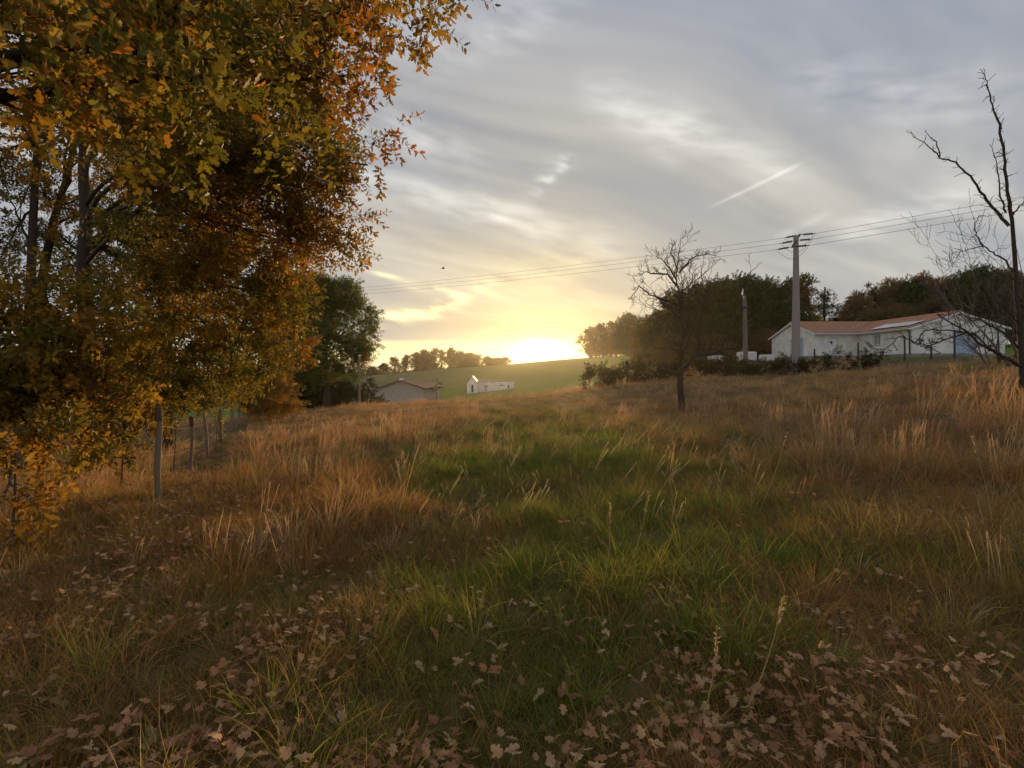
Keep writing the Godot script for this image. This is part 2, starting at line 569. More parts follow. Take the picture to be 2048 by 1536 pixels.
func build_white_house():
	# L-shaped bungalow: local x runs along the gable that faces the meadow, local -z runs back
	var base := Vector3(37.3, 2.98, -47.8)
	var t := thing("bungalow", "low white rendered bungalow with terracotta tiled roof and solar panels on the rise", "house", base, deg_to_rad(0.5))
	var eave := 2.62
	var slope := 0.32
	var bw := 8.8          # width of the near wing
	var back := 7.2         # how far its side wall runs to the inner corner
	var aw := 9.0          # depth of the far wing
	var al := 4.7           # how far the far wing stands out
	var rise_b := bw / 2.0 * slope
	var rise_a := aw / 2.0 * slope
	var render: Material = mat["render"]
	# walls of the near wing
	var w1 := part("wall", wall_with_hole(Vector3(0, 0, 0), Vector3(bw, 0, 0), eave, eave, [0.5, eave + rise_b], [[3.9, 6.2, 0.0, 2.15]], Vector3(0, 0, -0.28)), render, t)
	part("wall", wall_with_hole(Vector3(0, 0, -back), Vector3(0, 0, 0), eave, eave, null, [[2.1, 3.2, 1.15, 2.25]], Vector3(0.28, 0, 0)), render, t)
	part("wall", wall_with_hole(Vector3(bw, 0, 0), Vector3(bw, 0, -back - aw), eave, eave, null, [], Vector3(-0.28, 0, 0)), render, t)
	# walls of the far wing
	part("wall", wall_with_hole(Vector3(-al, 0, -back), Vector3(0, 0, -back), eave, eave, null, [[1.5, 2.5, 0.0, 2.1]], Vector3(0, 0, -0.28)), render, t)
	part("wall", wall_with_hole(Vector3(-al, 0, -back - aw), Vector3(-al, 0, -back), eave, eave, [0.5, eave + rise_a], [[4.2, 6.8, 0.0, 2.15]], Vector3(0.28, 0, 0)), render, t)
	part("wall", wall_with_hole(Vector3(-al, 0, -back - aw), Vector3(bw, 0, -back - aw), eave, eave, null, [], Vector3(0, 0, 0.28)), render, t)
	var pl := Shape.new()
	pl.box(Vector3(-0.05, -1.6, -back - aw + 0.1), Vector3(bw + 0.05, 0.16, 0.05))
	pl.box(Vector3(-al - 0.05, -1.6, -back - aw + 0.05), Vector3(-0.1, 0.159, -back + 0.05))
	part("plinth", pl.mesh(), mat["concrete"], t)
	# roof slopes, 40 cm overhang at the eaves and 25 cm at the verges
	var o := 0.4
	var vg := 0.25
	var drop := o * slope
	var e := eave + 0.06
	var rb := e + rise_b
	var ra := e + rise_a
	var zr := -back - aw / 2.0            # ridge of the far wing
	var slopes := []
	slopes.append(corrugated(Vector3(-o, e - drop, -back + o), Vector3(-o, e - drop, vg), Vector3(bw / 2, rb, -back - bw / 2.0), Vector3(bw / 2, rb, vg), 0.24, 0.03, 14))
	slopes.append(corrugated(Vector3(bw + o, e - drop, vg), Vector3(bw + o, e - drop, -back - aw), Vector3(bw / 2, rb, vg), Vector3(bw / 2, rb, -back - aw), 0.24, 0.03, 14))
	slopes.append(corrugated(Vector3(-al - vg, e - drop, -back + o), Vector3(-o, e - drop, -back + o), Vector3(-al - vg, ra, zr), Vector3(bw / 2, ra, zr), 0.24, 0.03, 14))
	slopes.append(corrugated(Vector3(-al - vg, e - drop, -back - aw - o), Vector3(bw, e - drop, -back - aw - o), Vector3(-al - vg, ra, zr), Vector3(bw, ra, zr), 0.24, 0.03, 10))
	for k in slopes.size():
		part("roof_slope", slopes[k], mat["tiles"], t)
	var ridge := Shape.new()
	ridge.tube([Vector3(bw / 2, rb + 0.02, vg), Vector3(bw / 2, rb + 0.02, -back - bw / 2.0)], [0.11, 0.11], 8)
	part("ridge_tiles", ridge.mesh(), mat["tiles"], t)
	ridge = Shape.new()
	ridge.tube([Vector3(-al - vg, ra + 0.02, zr), Vector3(bw / 2, ra + 0.02, zr)], [0.11, 0.11], 8)
	part("ridge_tiles", ridge.mesh(), mat["tiles"], t)
	# barge boards and gutters
	for b in [[Vector3(-o, e - drop - 0.2, vg), Vector3(bw / 2, rb - 0.2, vg)], [Vector3(bw / 2, rb - 0.2, vg), Vector3(bw + o, e - drop - 0.2, vg)]]:
		part("barge_board", board(b[0], b[1], Vector3(0, 0.17, 0), Vector3(0, 0, -0.04)), mat["white_paint"], t)
	for b in [[Vector3(-al - vg, e - drop - 0.2, -back + o), Vector3(-al - vg, ra - 0.2, zr)], [Vector3(-al - vg, ra - 0.2, zr), Vector3(-al - vg, e - drop - 0.2, -back - aw - o)]]:
		part("barge_board", board(b[0], b[1], Vector3(0, 0.17, 0), Vector3(0.04, 0, 0)), mat["white_paint"], t)
	for g in [[Vector3(-o - 0.06, e - drop - 0.1, -back + o), Vector3(-o - 0.06, e - drop - 0.1, vg)], [Vector3(-al - vg, e - drop - 0.1, -back + o + 0.06), Vector3(-o, e - drop - 0.1, -back + o + 0.06)]]:
		var s := Shape.new()
		s.tube([g[0], g[1]], [0.07, 0.07], 8)
		part("gutter", s.mesh(), mat["zinc"], t)
	part("soffit", board(Vector3(-o, e - drop - 0.16, -back), Vector3(-o, e - drop - 0.16, vg), Vector3(o, 0, 0), Vector3(0, 0.02, 0)), mat["white_paint"], t)
	var dp := Shape.new()
	dp.tube([Vector3(-0.4, e - drop - 0.12, -0.12), Vector3(-0.12, e - 0.5, -0.12), Vector3(-0.09, 0.1, -0.12)], [0.055, 0.055, 0.055], 8)
	part("downpipe", dp.mesh(), mat["dark_metal"], t)
	# the window in the side wall
	var f := Shape.new()
	var x := 0.12
	for q in [[Vector3(x, 1.15, -5.1), Vector3(x + 0.07, 2.25, -5.03)], [Vector3(x, 1.15, -4.07), Vector3(x + 0.07, 2.25, -4.0)], [Vector3(x, 1.15, -5.03), Vector3(x + 0.07, 1.22, -4.07)], [Vector3(x, 2.18, -5.03), Vector3(x + 0.07, 2.25, -4.07)], [Vector3(x + 0.003, 1.22, -4.58), Vector3(x + 0.067, 2.18, -4.52)]]:
		f.box(q[0], q[1], Color.WHITE, 0.008)
	var win := part("window", f.mesh(), mat["white_paint"], t)
	var sill := Shape.new()
	sill.box(Vector3(-0.07, 1.09, -5.18), Vector3(0.14, 1.148, -3.92), Color.WHITE, 0.01)
	part("sill", sill.mesh(), mat["concrete"], win)
	for z in [-5.03, -4.52]:
		part("pane", board(Vector3(x + 0.03, 1.22, z), Vector3(x + 0.03, 1.22, z + 0.45), Vector3(0, 0.96, 0), Vector3(0.006, 0, 0)), mat["glass"], win)
	# the plain door of the far wing, a dark triangle painted on for a shadowy gap
	var door := part("door", board(Vector3(-3.2, 0.0, -back - 0.16), Vector3(-2.2, 0.0, -back - 0.16), Vector3(0, 2.1, 0), Vector3(0, 0, -0.05)), mat["white_paint"], t)
	var gap_mark := Shape.new()
	gap_mark.flat(Vector3(-3.14, 1.72, -back - 0.15), Vector3(-2.72, 1.72, -back - 0.15), Vector3(-2.74, 1.3, -back - 0.15), Color.WHITE)
	part("dark_gap", gap_mark.mesh(), mat["dark_metal"], door)
	var hd := Shape.new()
	hd.box(Vector3(-2.34, 1.0, -back - 0.158), Vector3(-2.3, 1.12, -back - 0.10), Color.WHITE, 0.005)
	part("handle", hd.mesh(), mat["zinc"], door)
	# the garage door in the far gable, pale blue grey
	var gd := Shape.new()
	for k in 4:
		gd.box(Vector3(-al + 0.14, 0.0 + k * 0.538, -back - aw + 4.2), Vector3(-al + 0.2, 0.53 + k * 0.538, -back - aw + 6.8), Color.WHITE, 0.012)
	part("garage_door", gd.mesh(), mat["blue_door"], t)
	# wide pale blue glazed door in the near gable
	var fr := Shape.new()
	for q in [[Vector3(3.9, 0, -0.2), Vector3(3.99, 2.15, -0.12)], [Vector3(6.11, 0, -0.2), Vector3(6.2, 2.15, -0.12)], [Vector3(5.01, 0, -0.2), Vector3(5.09, 2.06, -0.12)], [Vector3(3.99, 2.06, -0.2), Vector3(6.11, 2.15, -0.12)]]:
		fr.box(q[0], q[1], Color.WHITE, 0.01)
	var gdoor := part("patio_door", fr.mesh(), mat["blue_door"], t)
	part("shutter", board(Vector3(3.99, 0.0, -0.16), Vector3(6.11, 0.0, -0.16), Vector3(0, 2.06, 0), Vector3(0, 0, -0.03)), mat["blue_door"], gdoor)
	# solar panels on the near slope
	var along := Vector3(0, 0, 1)
	var up := (Vector3(bw / 2, rb, 0) - Vector3(-o, e - drop, 0)).normalized()
	var nrm := Vector3(-up.y, up.x, 0)
	for k in 5:
		var c0 := Vector3(-o, e - drop, -5.6) + up * 0.55 + nrm * 0.14 + along * (k * 1.06)
		var frame := Shape.new()
		var p := [c0, c0 + along * 1.02, c0 + along * 1.02 + up * 1.66, c0 + up * 1.66]
		frame.quad(p[0], p[1], p[2], p[3], nrm)
		for q in 4:
			frame.quad(p[q], p[(q + 1) % 4], p[(q + 1) % 4] - nrm * 0.04, p[q] - nrm * 0.04, ((p[q] + p[(q + 1) % 4]) / 2.0 - (p[0] + p[2]) / 2.0).normalized())
		part("solar_panel", frame.mesh(), mat["solar"], t)

func gable_house(t: Node3D, wide: float, long: float, eave: float, rise: float, wall_mat: Material, roof_mat: Material, over := 0.35):
	# gable towards +z, centred on x, runs back along -z
	var w := wide / 2.0
	part("wall", wall_with_hole(Vector3(-w, -1.5, 0), Vector3(w, -1.5, 0), eave + 1.5, eave + 1.5, [0.5, eave + rise + 1.5], [], Vector3(0, 0, -0.2)), wall_mat, t)
	part("wall", wall_with_hole(Vector3(-w, -1.5, -long), Vector3(-w, -1.5, 0), eave + 1.5, eave + 1.5, null, [], Vector3(0.2, 0, 0)), wall_mat, t)
	part("wall", wall_with_hole(Vector3(w, -1.5, 0), Vector3(w, -1.5, -long), eave + 1.5, eave + 1.5, null, [], Vector3(-0.2, 0, 0)), wall_mat, t)
	part("wall", wall_with_hole(Vector3(-w, -1.5, -long), Vector3(w, -1.5, -long), eave + 1.5, eave + 1.5, [0.5, eave + rise + 1.5], [], Vector3(0, 0, 0.2)), wall_mat, t)
	var k := rise / w
	for s in [-1.0, 1.0]:
		var lo := Vector3(s * (w + over), eave - k * over, over)
		var hi := Vector3(0, eave + rise, over)
		var deep := Vector3(0, 0, -long - 2 * over)
		var m := Shape.new()
		var th := Vector3(0, 0.22, 0)
		m.quad(lo + th, hi + th, hi + th + deep, lo + th + deep, Vector3(s * k, 1, 0).normalized())
		m.quad(lo, hi, hi + deep, lo + deep, Vector3(-s * k, -1, 0).normalized())
		m.quad(lo, hi, hi + th, lo + th, Vector3(0, 0, 1))
		m.quad(lo + deep, hi + deep, hi + th + deep, lo + th + deep, Vector3(0, 0, -1))
		m.quad(lo, lo + th, lo + th + deep, lo + deep, Vector3(s, 0, 0))
		part("roof_slope", m.mesh(), roof_mat, t)

func build_far_houses():
	var g := on_ground(801, 84.0)
	var t := thing("cottage", "grey-pink cottage gable with brown roof and small white chimney beyond the meadow", "house", Vector3(g.x, 1.6 - 84.0 * 37.6 / 1024.0 - 2.45, g.z), deg_to_rad(-4.0))
	gable_house(t, 7.7, 13.0, 2.45, 1.2, mat["pink_render"], mat["brown_tiles"])
	var ch := Shape.new()
	ch.box(Vector3(-0.95, 3.0, -3.0), Vector3(-0.3, 4.2, -2.4), Color.WHITE, 0.03)
	var c := part("chimney", ch.mesh(), mat["white_paint"], t)
	var cap := Shape.new()
	cap.box(Vector3(-1.02, 4.203, -3.07), Vector3(-0.23, 4.3, -2.33), Color.WHITE, 0.02)
	part("cap", cap.mesh(), mat["concrete"], c)
	g = spot(735, 768, 97.0)
	t = thing("long_barn", "long low grey roof of a barn behind the grey-pink cottage", "barn", Vector3(g.x, g.y - 3.4, g.z), deg_to_rad(68.0))
	gable_house(t, 8.0, 12.0, 2.4, 1.2, mat["pink_render"], mat["grey_tiles"])
	g = spot(688, 770, 150.0)
	t = thing("pale_shed", "small pale metal-roofed shed far off under the green tree", "shed", Vector3(g.x, g.y - 2.2, g.z), deg_to_rad(75.0))
	gable_house(t, 5.0, 9.0, 2.0, 0.9, mat["render"], mat["zinc"])
	# the white house with a narrow gable and a long low wing
	g = spot(944, 783, 128.0)
	t = thing("white_house", "white house with narrow steep gable and long low wing in the valley", "house", Vector3(g.x, g.y - 0.4, g.z), 0.0)
	gable_house(t, 2.5, 6.0, 2.55, 1.55, mat["render"], mat["slate"], 0.12)
	var d := Shape.new()
	d.box(Vector3(-0.15, 0.2, 0.005), Vector3(0.38, 2.1, 0.06), Color.WHITE, 0.01)
	part("door", d.mesh(), mat["slate"], t)
	part("wing_wall", wall_with_hole(Vector3(1.27, -1.5, -1.5), Vector3(10.6, -1.5, -1.5), 4.3, 4.3, null, [], Vector3(0, 0, -0.3)), mat["render"], t)
	part("wing_wall", wall_with_hole(Vector3(10.6, -1.5, -1.5), Vector3(10.6, -1.5, -6.0), 4.3, 4.3, null, [], Vector3(-0.3, 0, 0)), mat["render"], t)
	var rf := Shape.new()
	rf.box(Vector3(1.28, 2.803, -6.2), Vector3(10.75, 2.95, -1.35), Color.WHITE, 0.02)
	part("wing_roof", rf.mesh(), mat["concrete"], t)
	for w in [[2.9, 3.9, 1.5, 1.75], [3.3, 3.5, 0.3, 1.48], [7.0, 7.7, 1.75, 2.0], [8.9, 9.25, 1.2, 2.0]]:
		var s := Shape.new()
		s.box(Vector3(w[0], w[2], -1.49), Vector3(w[1], w[3], -1.44))
		part("window", s.mesh(), mat["slate"], t)

# ------------------------------------------------------------------ poles and wires
var wire_ends := []

func power_pole(at: Vector3, tall: float, label: String) -> Node3D:
	var t := thing("power_pole", label, "pole", at, 0.0, "")
	var s := Shape.new()
	var n := 14
	# a tapered concrete post of rectangular section with chamfered corners
	var secs := []
	for k in n + 1:
		var f := float(k) / n
		var a := lerpf(0.25, 0.12, f)
		var b := lerpf(0.2, 0.10, f)
		var y := -0.8 + (tall + 0.8) * f
		var c := 0.05 * lerpf(1.0, 0.5, f)
		secs.append([Vector3(-a, y, -b + c), Vector3(-a + c, y, -b), Vector3(a - c, y, -b), Vector3(a, y, -b + c), Vector3(a, y, b - c), Vector3(a - c, y, b), Vector3(-a + c, y, b), Vector3(-a, y, b - c)])
	for k in n:
		for q in 8:
			var r := (q + 1) % 8
			var mid: Vector3 = (secs[k][q] + secs[k][r]) / 2.0
			var out := Vector3(mid.x, 0, mid.z)
			var e: Vector3 = secs[k][r] - secs[k][q]
			var o := Vector3(e.z, 0, -e.x).normalized()
			if o.dot(out) < 0.0:
				o = -o
			s.quad(secs[k][q], secs[k][r], secs[k + 1][r], secs[k + 1][q], o)
	for q in range(1, 7):
		s.tri(secs[n][0], secs[n][q], secs[n][q + 1], Vector3.UP, Vector3.UP, Vector3.UP, Color.WHITE)
	part("post", s.mesh(), mat["pole_concrete"], t)
	# crossarm, square to the line
	var line := Vector3(0.79, 0, 0.62).normalized()
	var across := Vector3(0.62, 0, -0.79).normalized()
	var top := Vector3(0, tall, 0)
	var arm := Shape.new()
	arm.tube([top + across * -1.25 + Vector3(0, -0.95, 0), top + across * 1.35 + Vector3(0, 0.35, 0)], [0.07, 0.07], 4)
	arm.tube([top + across * 0.1 + Vector3(0, -1.1, 0), top + across * 0.9 + Vector3(0, 0.1, 0)], [0.035, 0.035], 4)
	part("crossarm", arm.mesh(), mat["dark_metal"], t)
	var ends := []
	for k in 3:
		var x: float = [-1.2, 0.05, 1.25][k]
		var p := top + across * x + Vector3(0, -0.95 + (x + 1.25) / 2.6 * 1.3, 0)
		var pair := []
		for dir in [-1.0, 1.0]:
			var ins := Shape.new()
			var pts := []
			var rad := []
			for q in 13:
				var f := q / 12.0
				pts.append(p + line * dir * (0.06 + 0.85 * f) + Vector3(0, -0.05 * f, 0))
				rad.append(0.02 if q < 3 or q > 9 else (0.075 if q % 2 == 1 else 0.035))
			ins.tube(pts, rad, 8)
			var o := part("insulator", ins.mesh(), mat["insulator"], t)
			pair.append(at + pts[12])
		# the slack loop that joins the two sides under the arm
		var loop := Shape.new()
		var lp := []
		var lr := []
		for q in 9:
			var f := q / 8.0
			lp.append(p + line * lerpf(-0.86, 0.86, f) + Vector3(0, -0.1 - 0.62 * sin(PI * f), 0) + across * 0.12 * sin(PI * f))
			lr.append(0.012)
		loop.tube(lp, lr, 4)
		part("jumper", loop.mesh(), mat["wire"], t)
		ends.append(pair)
	wire_ends.append(ends)
	return t

func wire(a: Vector3, b: Vector3, sag: float, radius: float, label: String, group: String):
	var s := Shape.new()
	var pts := []
	var rad := []
	var n := 28
	for k in n + 1:
		var f := float(k) / n
		pts.append(a.lerp(b, f) + Vector3(0, -sag * 4.0 * f * (1.0 - f), 0))
		rad.append(radius)
	s.tube(pts, rad, 4)
	single("power_wire", s.mesh(), mat["wire"], label, "wire", Vector3.ZERO, group)

func build_poles():
	var base := on_ground(1592, 32.0)
	power_pole(base, 10.0 - base.y, "tall tapered concrete power pole with crossarm in front of the white bungalow")
	var far := spot(596, 586, 68.0)
	var fg := ground(far.x, far.z)
	power_pole(Vector3(far.x, fg, far.z), far.y - fg, "concrete power pole behind the dark green tree")
	var beside := Vector3(63.0, ground(63.0, 2.0), 2.0)
	power_pole(beside, 13.5 - beside.y, "concrete power pole uphill of the bungalow")
	for k in 3:
		var which: String = ["lowest", "middle", "highest"][k]
		wire(wire_ends[0][k][0], wire_ends[1][k][1], 0.35, 0.011, "thin %s power wire running from the tall pole over the valley" % which, "power wires")
		wire(wire_ends[0][k][1], wire_ends[2][k][0], 0.35, 0.011, "thin %s power wire running from the tall pole uphill past the bungalow" % which, "power wires")
	# the slim telephone pole beside the hedge
	base = on_ground(1490, 36.0)
	var t := thing("telephone_pole", "slim grey telephone pole with small bracket beside the hedge", "pole", base)
	var tall := 1.6 + 36.0 * 150.0 / 1024.0 - base.y
	var s := Shape.new()
	s.tube([Vector3(0.05, -0.5, 0), Vector3(0.02, tall * 0.5, 0), Vector3(-0.03, tall, 0)], [0.17, 0.15, 0.11], 10)
	part("post", s.mesh(), mat["grey_wood"], t)
	var br := Shape.new()
	br.tube([Vector3(-0.1, tall - 0.2, 0.05), Vector3(-0.22, tall + 0.1, 0.08), Vector3(-0.18, tall + 0.42, 0.08)], [0.05, 0.06, 0.03], 6)
	part("insulator", br.mesh(), mat["white_paint"], t)
	br = Shape.new()
	br.box(Vector3(-0.2, tall - 0.95, -0.05), Vector3(0.26, tall - 0.82, 0.16), Color.WHITE, 0.02)
	part("bracket", br.mesh(), mat["dark_metal"], t)
	# the thin wooden pole beyond the crest
	var foot := on_ground(719, 33.0)
	t = thing("wooden_pole", "thin bare wooden pole standing beyond the crest under the green tree", "pole", foot)
	tall = 1.6 + 33.0 * 28.0 / 1024.0 - foot.y
	s = Shape.new()
	s.tube([Vector3(0, -0.5, 0), Vector3(-0.02, tall, 0)], [0.075, 0.06], 10)
	part("post", s.mesh(), mat["pale_wood"], t)
	s = Shape.new()
	s.box(Vector3(-0.085, tall + 0.002, -0.065), Vector3(0.045, tall + 0.04, 0.065), Color.WHITE, 0.01)
	part("cap", s.mesh(), mat["zinc"], t)

# ------------------------------------------------------------------ fences and small things
func build_fence():
	# rough chestnut posts going away down the slope
	var rows := [[315.0, 6.5, 1.16, 0.04, 0.004], [381.0, 9.7, 1.14, 0.036, 0.006], [418.0, 13.4, 1.18, 0.045, -0.03], [441.0, 17.3, 1.12, 0.07, 0.0], [463.0, 24.5, 1.25, 0.065, 0.02], [479.0, 33.0, 1.2, 0.08, 0.01], [487.5, 41.0, 1.25, 0.08, -0.01], [494.5, 50.0, 1.2, 0.085, 0.0], [499.5, 60.0, 1.2, 0.08, 0.02]]
	var labels := ["split wooden fence post with slanting capped top, tallest at the near end of the fence", "stout round wooden fence post with dark top, second from the near end", "thin leaning wooden fence post, third from the near end", "wooden fence post wrapped in yellowing ivy", "weathered fence post just past the ivy-wrapped one"]
	for k in rows.size():
		var r: Array = rows[k]
		var at := on_ground(r[0], r[1])
		var t := thing("fence_post", labels[k] if k < labels.size() else "weathered fence post far down the wire fence", "fence post", at, rng.randf() * 3.0, "posts of the field fence")
		var s := Shape.new()
		var pts := []
		var rad := []
		for q in 8:
			var f := q / 7.0
			pts.append(Vector3(r[4] * f * 4.0 + 0.008 * sin(f * 9.0 + k), -0.35 + (r[2] + 0.35) * f, 0.008 * cos(f * 7.0 + k)))
			rad.append(r[3] * lerpf(1.0, 0.86, f) * (0.55 if q == 7 else 1.0))
		s.tube(pts, rad, 9, Color.WHITE, true, 0.10, rng)
		part("post", s.mesh(), mat["pale_wood"], t)
		if k < 2:
			var c := Shape.new()
			c.tube([Vector3(r[4] * 4.0, r[2] - 0.16, 0), Vector3(r[4] * 4.0 - 0.01, r[2] + 0.015, 0), Vector3(r[4] * 4.0 - 0.02, r[2] + 0.03, 0)], [r[3] * 1.18, r[3] * 1.12, r[3] * 0.6], 9, Color.WHITE, true, 0.08, rng)
			part("cap", c.mesh(), mat["old_wood"], t)
		if k == 3:
			var where := []
			var tint := []
			for q in 170:
				var f := rng.randf()
				var a := rng.randf() * TAU
				var rr: float = r[3] + rng.randf_range(0.01, 0.16) * (0.5 + f)
				where.append(Transform3D(Basis(any_dir(), rng.randf() * TAU).scaled(Vector3.ONE * rng.randf_range(0.5, 0.9)), Vector3(cos(a) * rr, f * 1.25, sin(a) * rr)))
				tint.append(jitter(pick([Color(0.28, 0.26, 0.03), Color(0.16, 0.17, 0.02), Color(0.35, 0.22, 0.04), Color(0.08, 0.1, 0.02)]), 0.25))
			many("ivy", shape["leaf_small"], mat["leaf"], where, tint, t)
	# the two strands of wire between the posts
	for y in [0.55, 0.95]:
		for k in rows.size() - 1:
			if k > 5:
				continue
			var a := on_ground(rows[k][0], rows[k][1]) + Vector3(0, y, 0)
			var b := on_ground(rows[k + 1][0], rows[k + 1][1]) + Vector3(0, y, 0)
			var s := Shape.new()
			s.tube([a, a.lerp(b, 0.5) + Vector3(0, -0.03, 0), b], [0.0018, 0.0018, 0.0018], 3)
			single("fence_wire", s.mesh(), mat["wire"], "thin %s strand of rusty wire between the field fence posts" % ("upper" if y > 0.7 else "lower"), "wire", Vector3.ZERO, "fence wires")
	# posts of the bungalow's garden fence
	for q in [[1629.0, 45.0, 698.0, "short dark garden fence post by the bungalow door"], [1716.0, 44.0, 685.0, "dark garden fence post in front of the bungalow's inner corner"], [1809.0, 41.0, 672.0, "dark garden fence post beside the bungalow's downpipe"], [1862.0, 41.0, 690.0, "stubby dark garden fence post below the bungalow's gable"], [1909.0, 41.0, 663.0, "tall dark garden fence post beside the pale blue door"]]:
		var at := on_ground(q[0], q[1])
		var s := Shape.new()
		var top: float = 1.6 + q[1] * (740.0 - q[2]) / 1024.0 - at.y
		s.tube([Vector3(0, -0.3, 0), Vector3(0.02, top * 0.5, 0), Vector3(0.0, top, 0)], [0.07, 0.065, 0.06], 8)
		single("garden_post", s.mesh(), mat["dark_wood"], q[3], "fence post", at, "posts of the garden fence")
	# wrapped blocks and bags waiting beside the house
	for q in [[1432.0, 47.0, 1.3, 0.5, "low white wrapped heap behind the hedge, beside the telephone pole"], [1493.0, 47.0, 1.5, 0.85, "tall white wrapped block stack behind the telephone pole"], [1533.0, 48.0, 1.0, 0.6, "pale bag of building sand beside the bungalow"]]:
		var at := on_ground(q[0], q[1])
		at.y = 1.6 + q[1] * 15.0 / 1024.0
		var t := thing("wrapped_pallet", q[4], "pallet", at, rng.randf_range(-0.3, 0.3))
		var s := Shape.new()
		s.box(Vector3(-q[2] / 2, 0.13, -0.5), Vector3(q[2] / 2, 0.13 + q[3], 0.5), Color.WHITE, 0.09)
		part("wrapping", s.mesh(), mat["white_wrap"], t)
		for k in 3:
			s = Shape.new()
			s.box(Vector3(-q[2] / 2 + k * (q[2] - 0.1) / 2, -0.9, -0.5), Vector3(-q[2] / 2 + k * (q[2] - 0.1) / 2 + 0.1, 0.128, 0.5))
			part("bearer", s.mesh(), mat["pale_wood"], t)
	# a bird over the valley
	var b := Shape.new()
	var bp := spot(886, 537, 42.0)
	b.tube([Vector3(-0.17, 0, 0), Vector3(-0.1, 0.015, 0), Vector3(0, 0.02, 0), Vector3(0.1, 0.02, 0), Vector3(0.15, 0.03, 0), Vector3(0.18, 0.025, 0)], [0.012, 0.035, 0.05, 0.04, 0.03, 0.005], 8)
	var t2 := thing("bird", "small dark bird flying above the power wires", "bird", bp, 0.3)
	part("body", b.mesh(), mat["dark_wood"], t2)
	for s2 in [-1.0, 1.0]:
		var wsh := Shape.new()
		var tip := Vector3(-0.06, 0.09, s2 * 0.24)
		wsh.quad(Vector3(0.07, 0.035, s2 * 0.03), Vector3(-0.06, 0.03, s2 * 0.03), tip, Vector3(0.04, 0.11, s2 * 0.16), Vector3.UP)
		wsh.quad(Vector3(0.07, 0.028, s2 * 0.03), Vector3(-0.06, 0.023, s2 * 0.03), tip - Vector3(0, 0.004, 0), Vector3(0.04, 0.1, s2 * 0.16), Vector3.DOWN)
		part("wing", wsh.mesh(), mat["dark_wood"], t2)


# ------------------------------------------------------------------ leaves, sprays, tufts
func leaf_outline(lobes: int, long: float, wide: float) -> Array:
	# half outline of a lobed leaf: [share along the rib, half width]
	var pts := [[0.0, 0.004 / wide]]
	for k in lobes:
		var f := (k + 0.55) / (lobes + 0.35)
		var w := sin(PI * pow(f, 0.75)) * 0.5
		pts.append([f - 0.33 / lobes, w * 0.55])
		pts.append([f - 0.12 / lobes, w * 0.95])
		pts.append([f + 0.14 / lobes, w])
	pts.append([1.0, 0.0])
	return pts

func add_leaf(s: Shape, at: Vector3, along: Vector3, up: Vector3, long: float, wide: float, lobes: int, fold: float, curl: float, col: Color):
	var dir := along.normalized()
	var side := dir.cross(up).normalized()
	var top := side.cross(dir)
	var pts := leaf_outline(lobes, long, wide)
	for h in [-1.0, 1.0]:
		for k in pts.size() - 1:
			var a: Array = pts[k]
			var b: Array = pts[k + 1]
			var lift_a: float = curl * long * (a[0] * a[0]) * -1.0
			var lift_b: float = curl * long * (b[0] * b[0]) * -1.0
			var ra: Vector3 = at + dir * long * a[0] + top * lift_a
			var rb: Vector3 = at + dir * long * b[0] + top * lift_b
			var oa: Vector3 = ra + side * h * wide * a[1] + top * fold * wide * a[1]
			var ob: Vector3 = rb + side * h * wide * b[1] + top * fold * wide * b[1]
			s.flat(ra, oa, ob, col)
			if k < pts.size() - 2:
				s.flat(ra, ob, rb, col)

func simple_leaf(s: Shape, at: Vector3, along: Vector3, up: Vector3, long: float, wide: float, col: Color):
	var dir := along.normalized()
	var side := dir.cross(up).normalized()
	var top := side.cross(dir)
	var mid := at + dir * long * 0.5
	s.flat(at, mid + side * wide * 0.5 + top * wide * 0.12, at + dir * long, col)
	s.flat(at, at + dir * long, mid - side * wide * 0.5 + top * wide * 0.12, col)

func any_up() -> Vector3:
	return (Vector3.UP + any_dir() * 0.9).normalized()

func spray(count: int, reach: float, long: float, lobes: int) -> ArrayMesh:
	# a twig along +y with leaves set alternately round it
	var s := Shape.new(false)
	var bark := Color(0.35, 0.28, 0.22)
	var side := Vector3(1, 0, 0)
	var tw := [Vector3.ZERO, Vector3(0.02, reach * 0.5, 0.01), Vector3(0.0, reach, 0.03)]
	for k in 2:
		var a: Vector3 = tw[k]
		var b: Vector3 = tw[k + 1]
		s.flat(a + side * 0.004, b, a - side * 0.004, bark)
		s.flat(a + Vector3(0, 0, 0.004), b, a - Vector3(0, 0, 0.004), bark)
	for k in count:
		var f := (k + 0.6) / count
		var a := k * 2.4 + rng.randf_range(-0.5, 0.5)
		var out := Vector3(cos(a), rng.randf_range(-0.1, 0.9) + f, sin(a)).normalized()
		var at := Vector3(0.02 * sin(PI * f), reach * f, 0.03 * f) + out * 0.02
		var l := long * rng.randf_range(0.7, 1.15)
		var tone := rng.randf_range(0.72, 1.2)
		var col := Color(tone * rng.randf_range(0.92, 1.1), tone, tone * rng.randf_range(0.85, 1.1))
		if lobes > 0:
			add_leaf(s, at, out + Vector3(0, -0.35, 0), any_up(), l, l * rng.randf_range(0.55, 0.7), lobes, rng.randf_range(0.0, 0.35), rng.randf_range(-0.1, 0.3), col)
		else:
			simple_leaf(s, at, out + Vector3(0, -0.3, 0), any_up(), l, l * rng.randf_range(0.5, 0.75), col)
	return s.mesh()

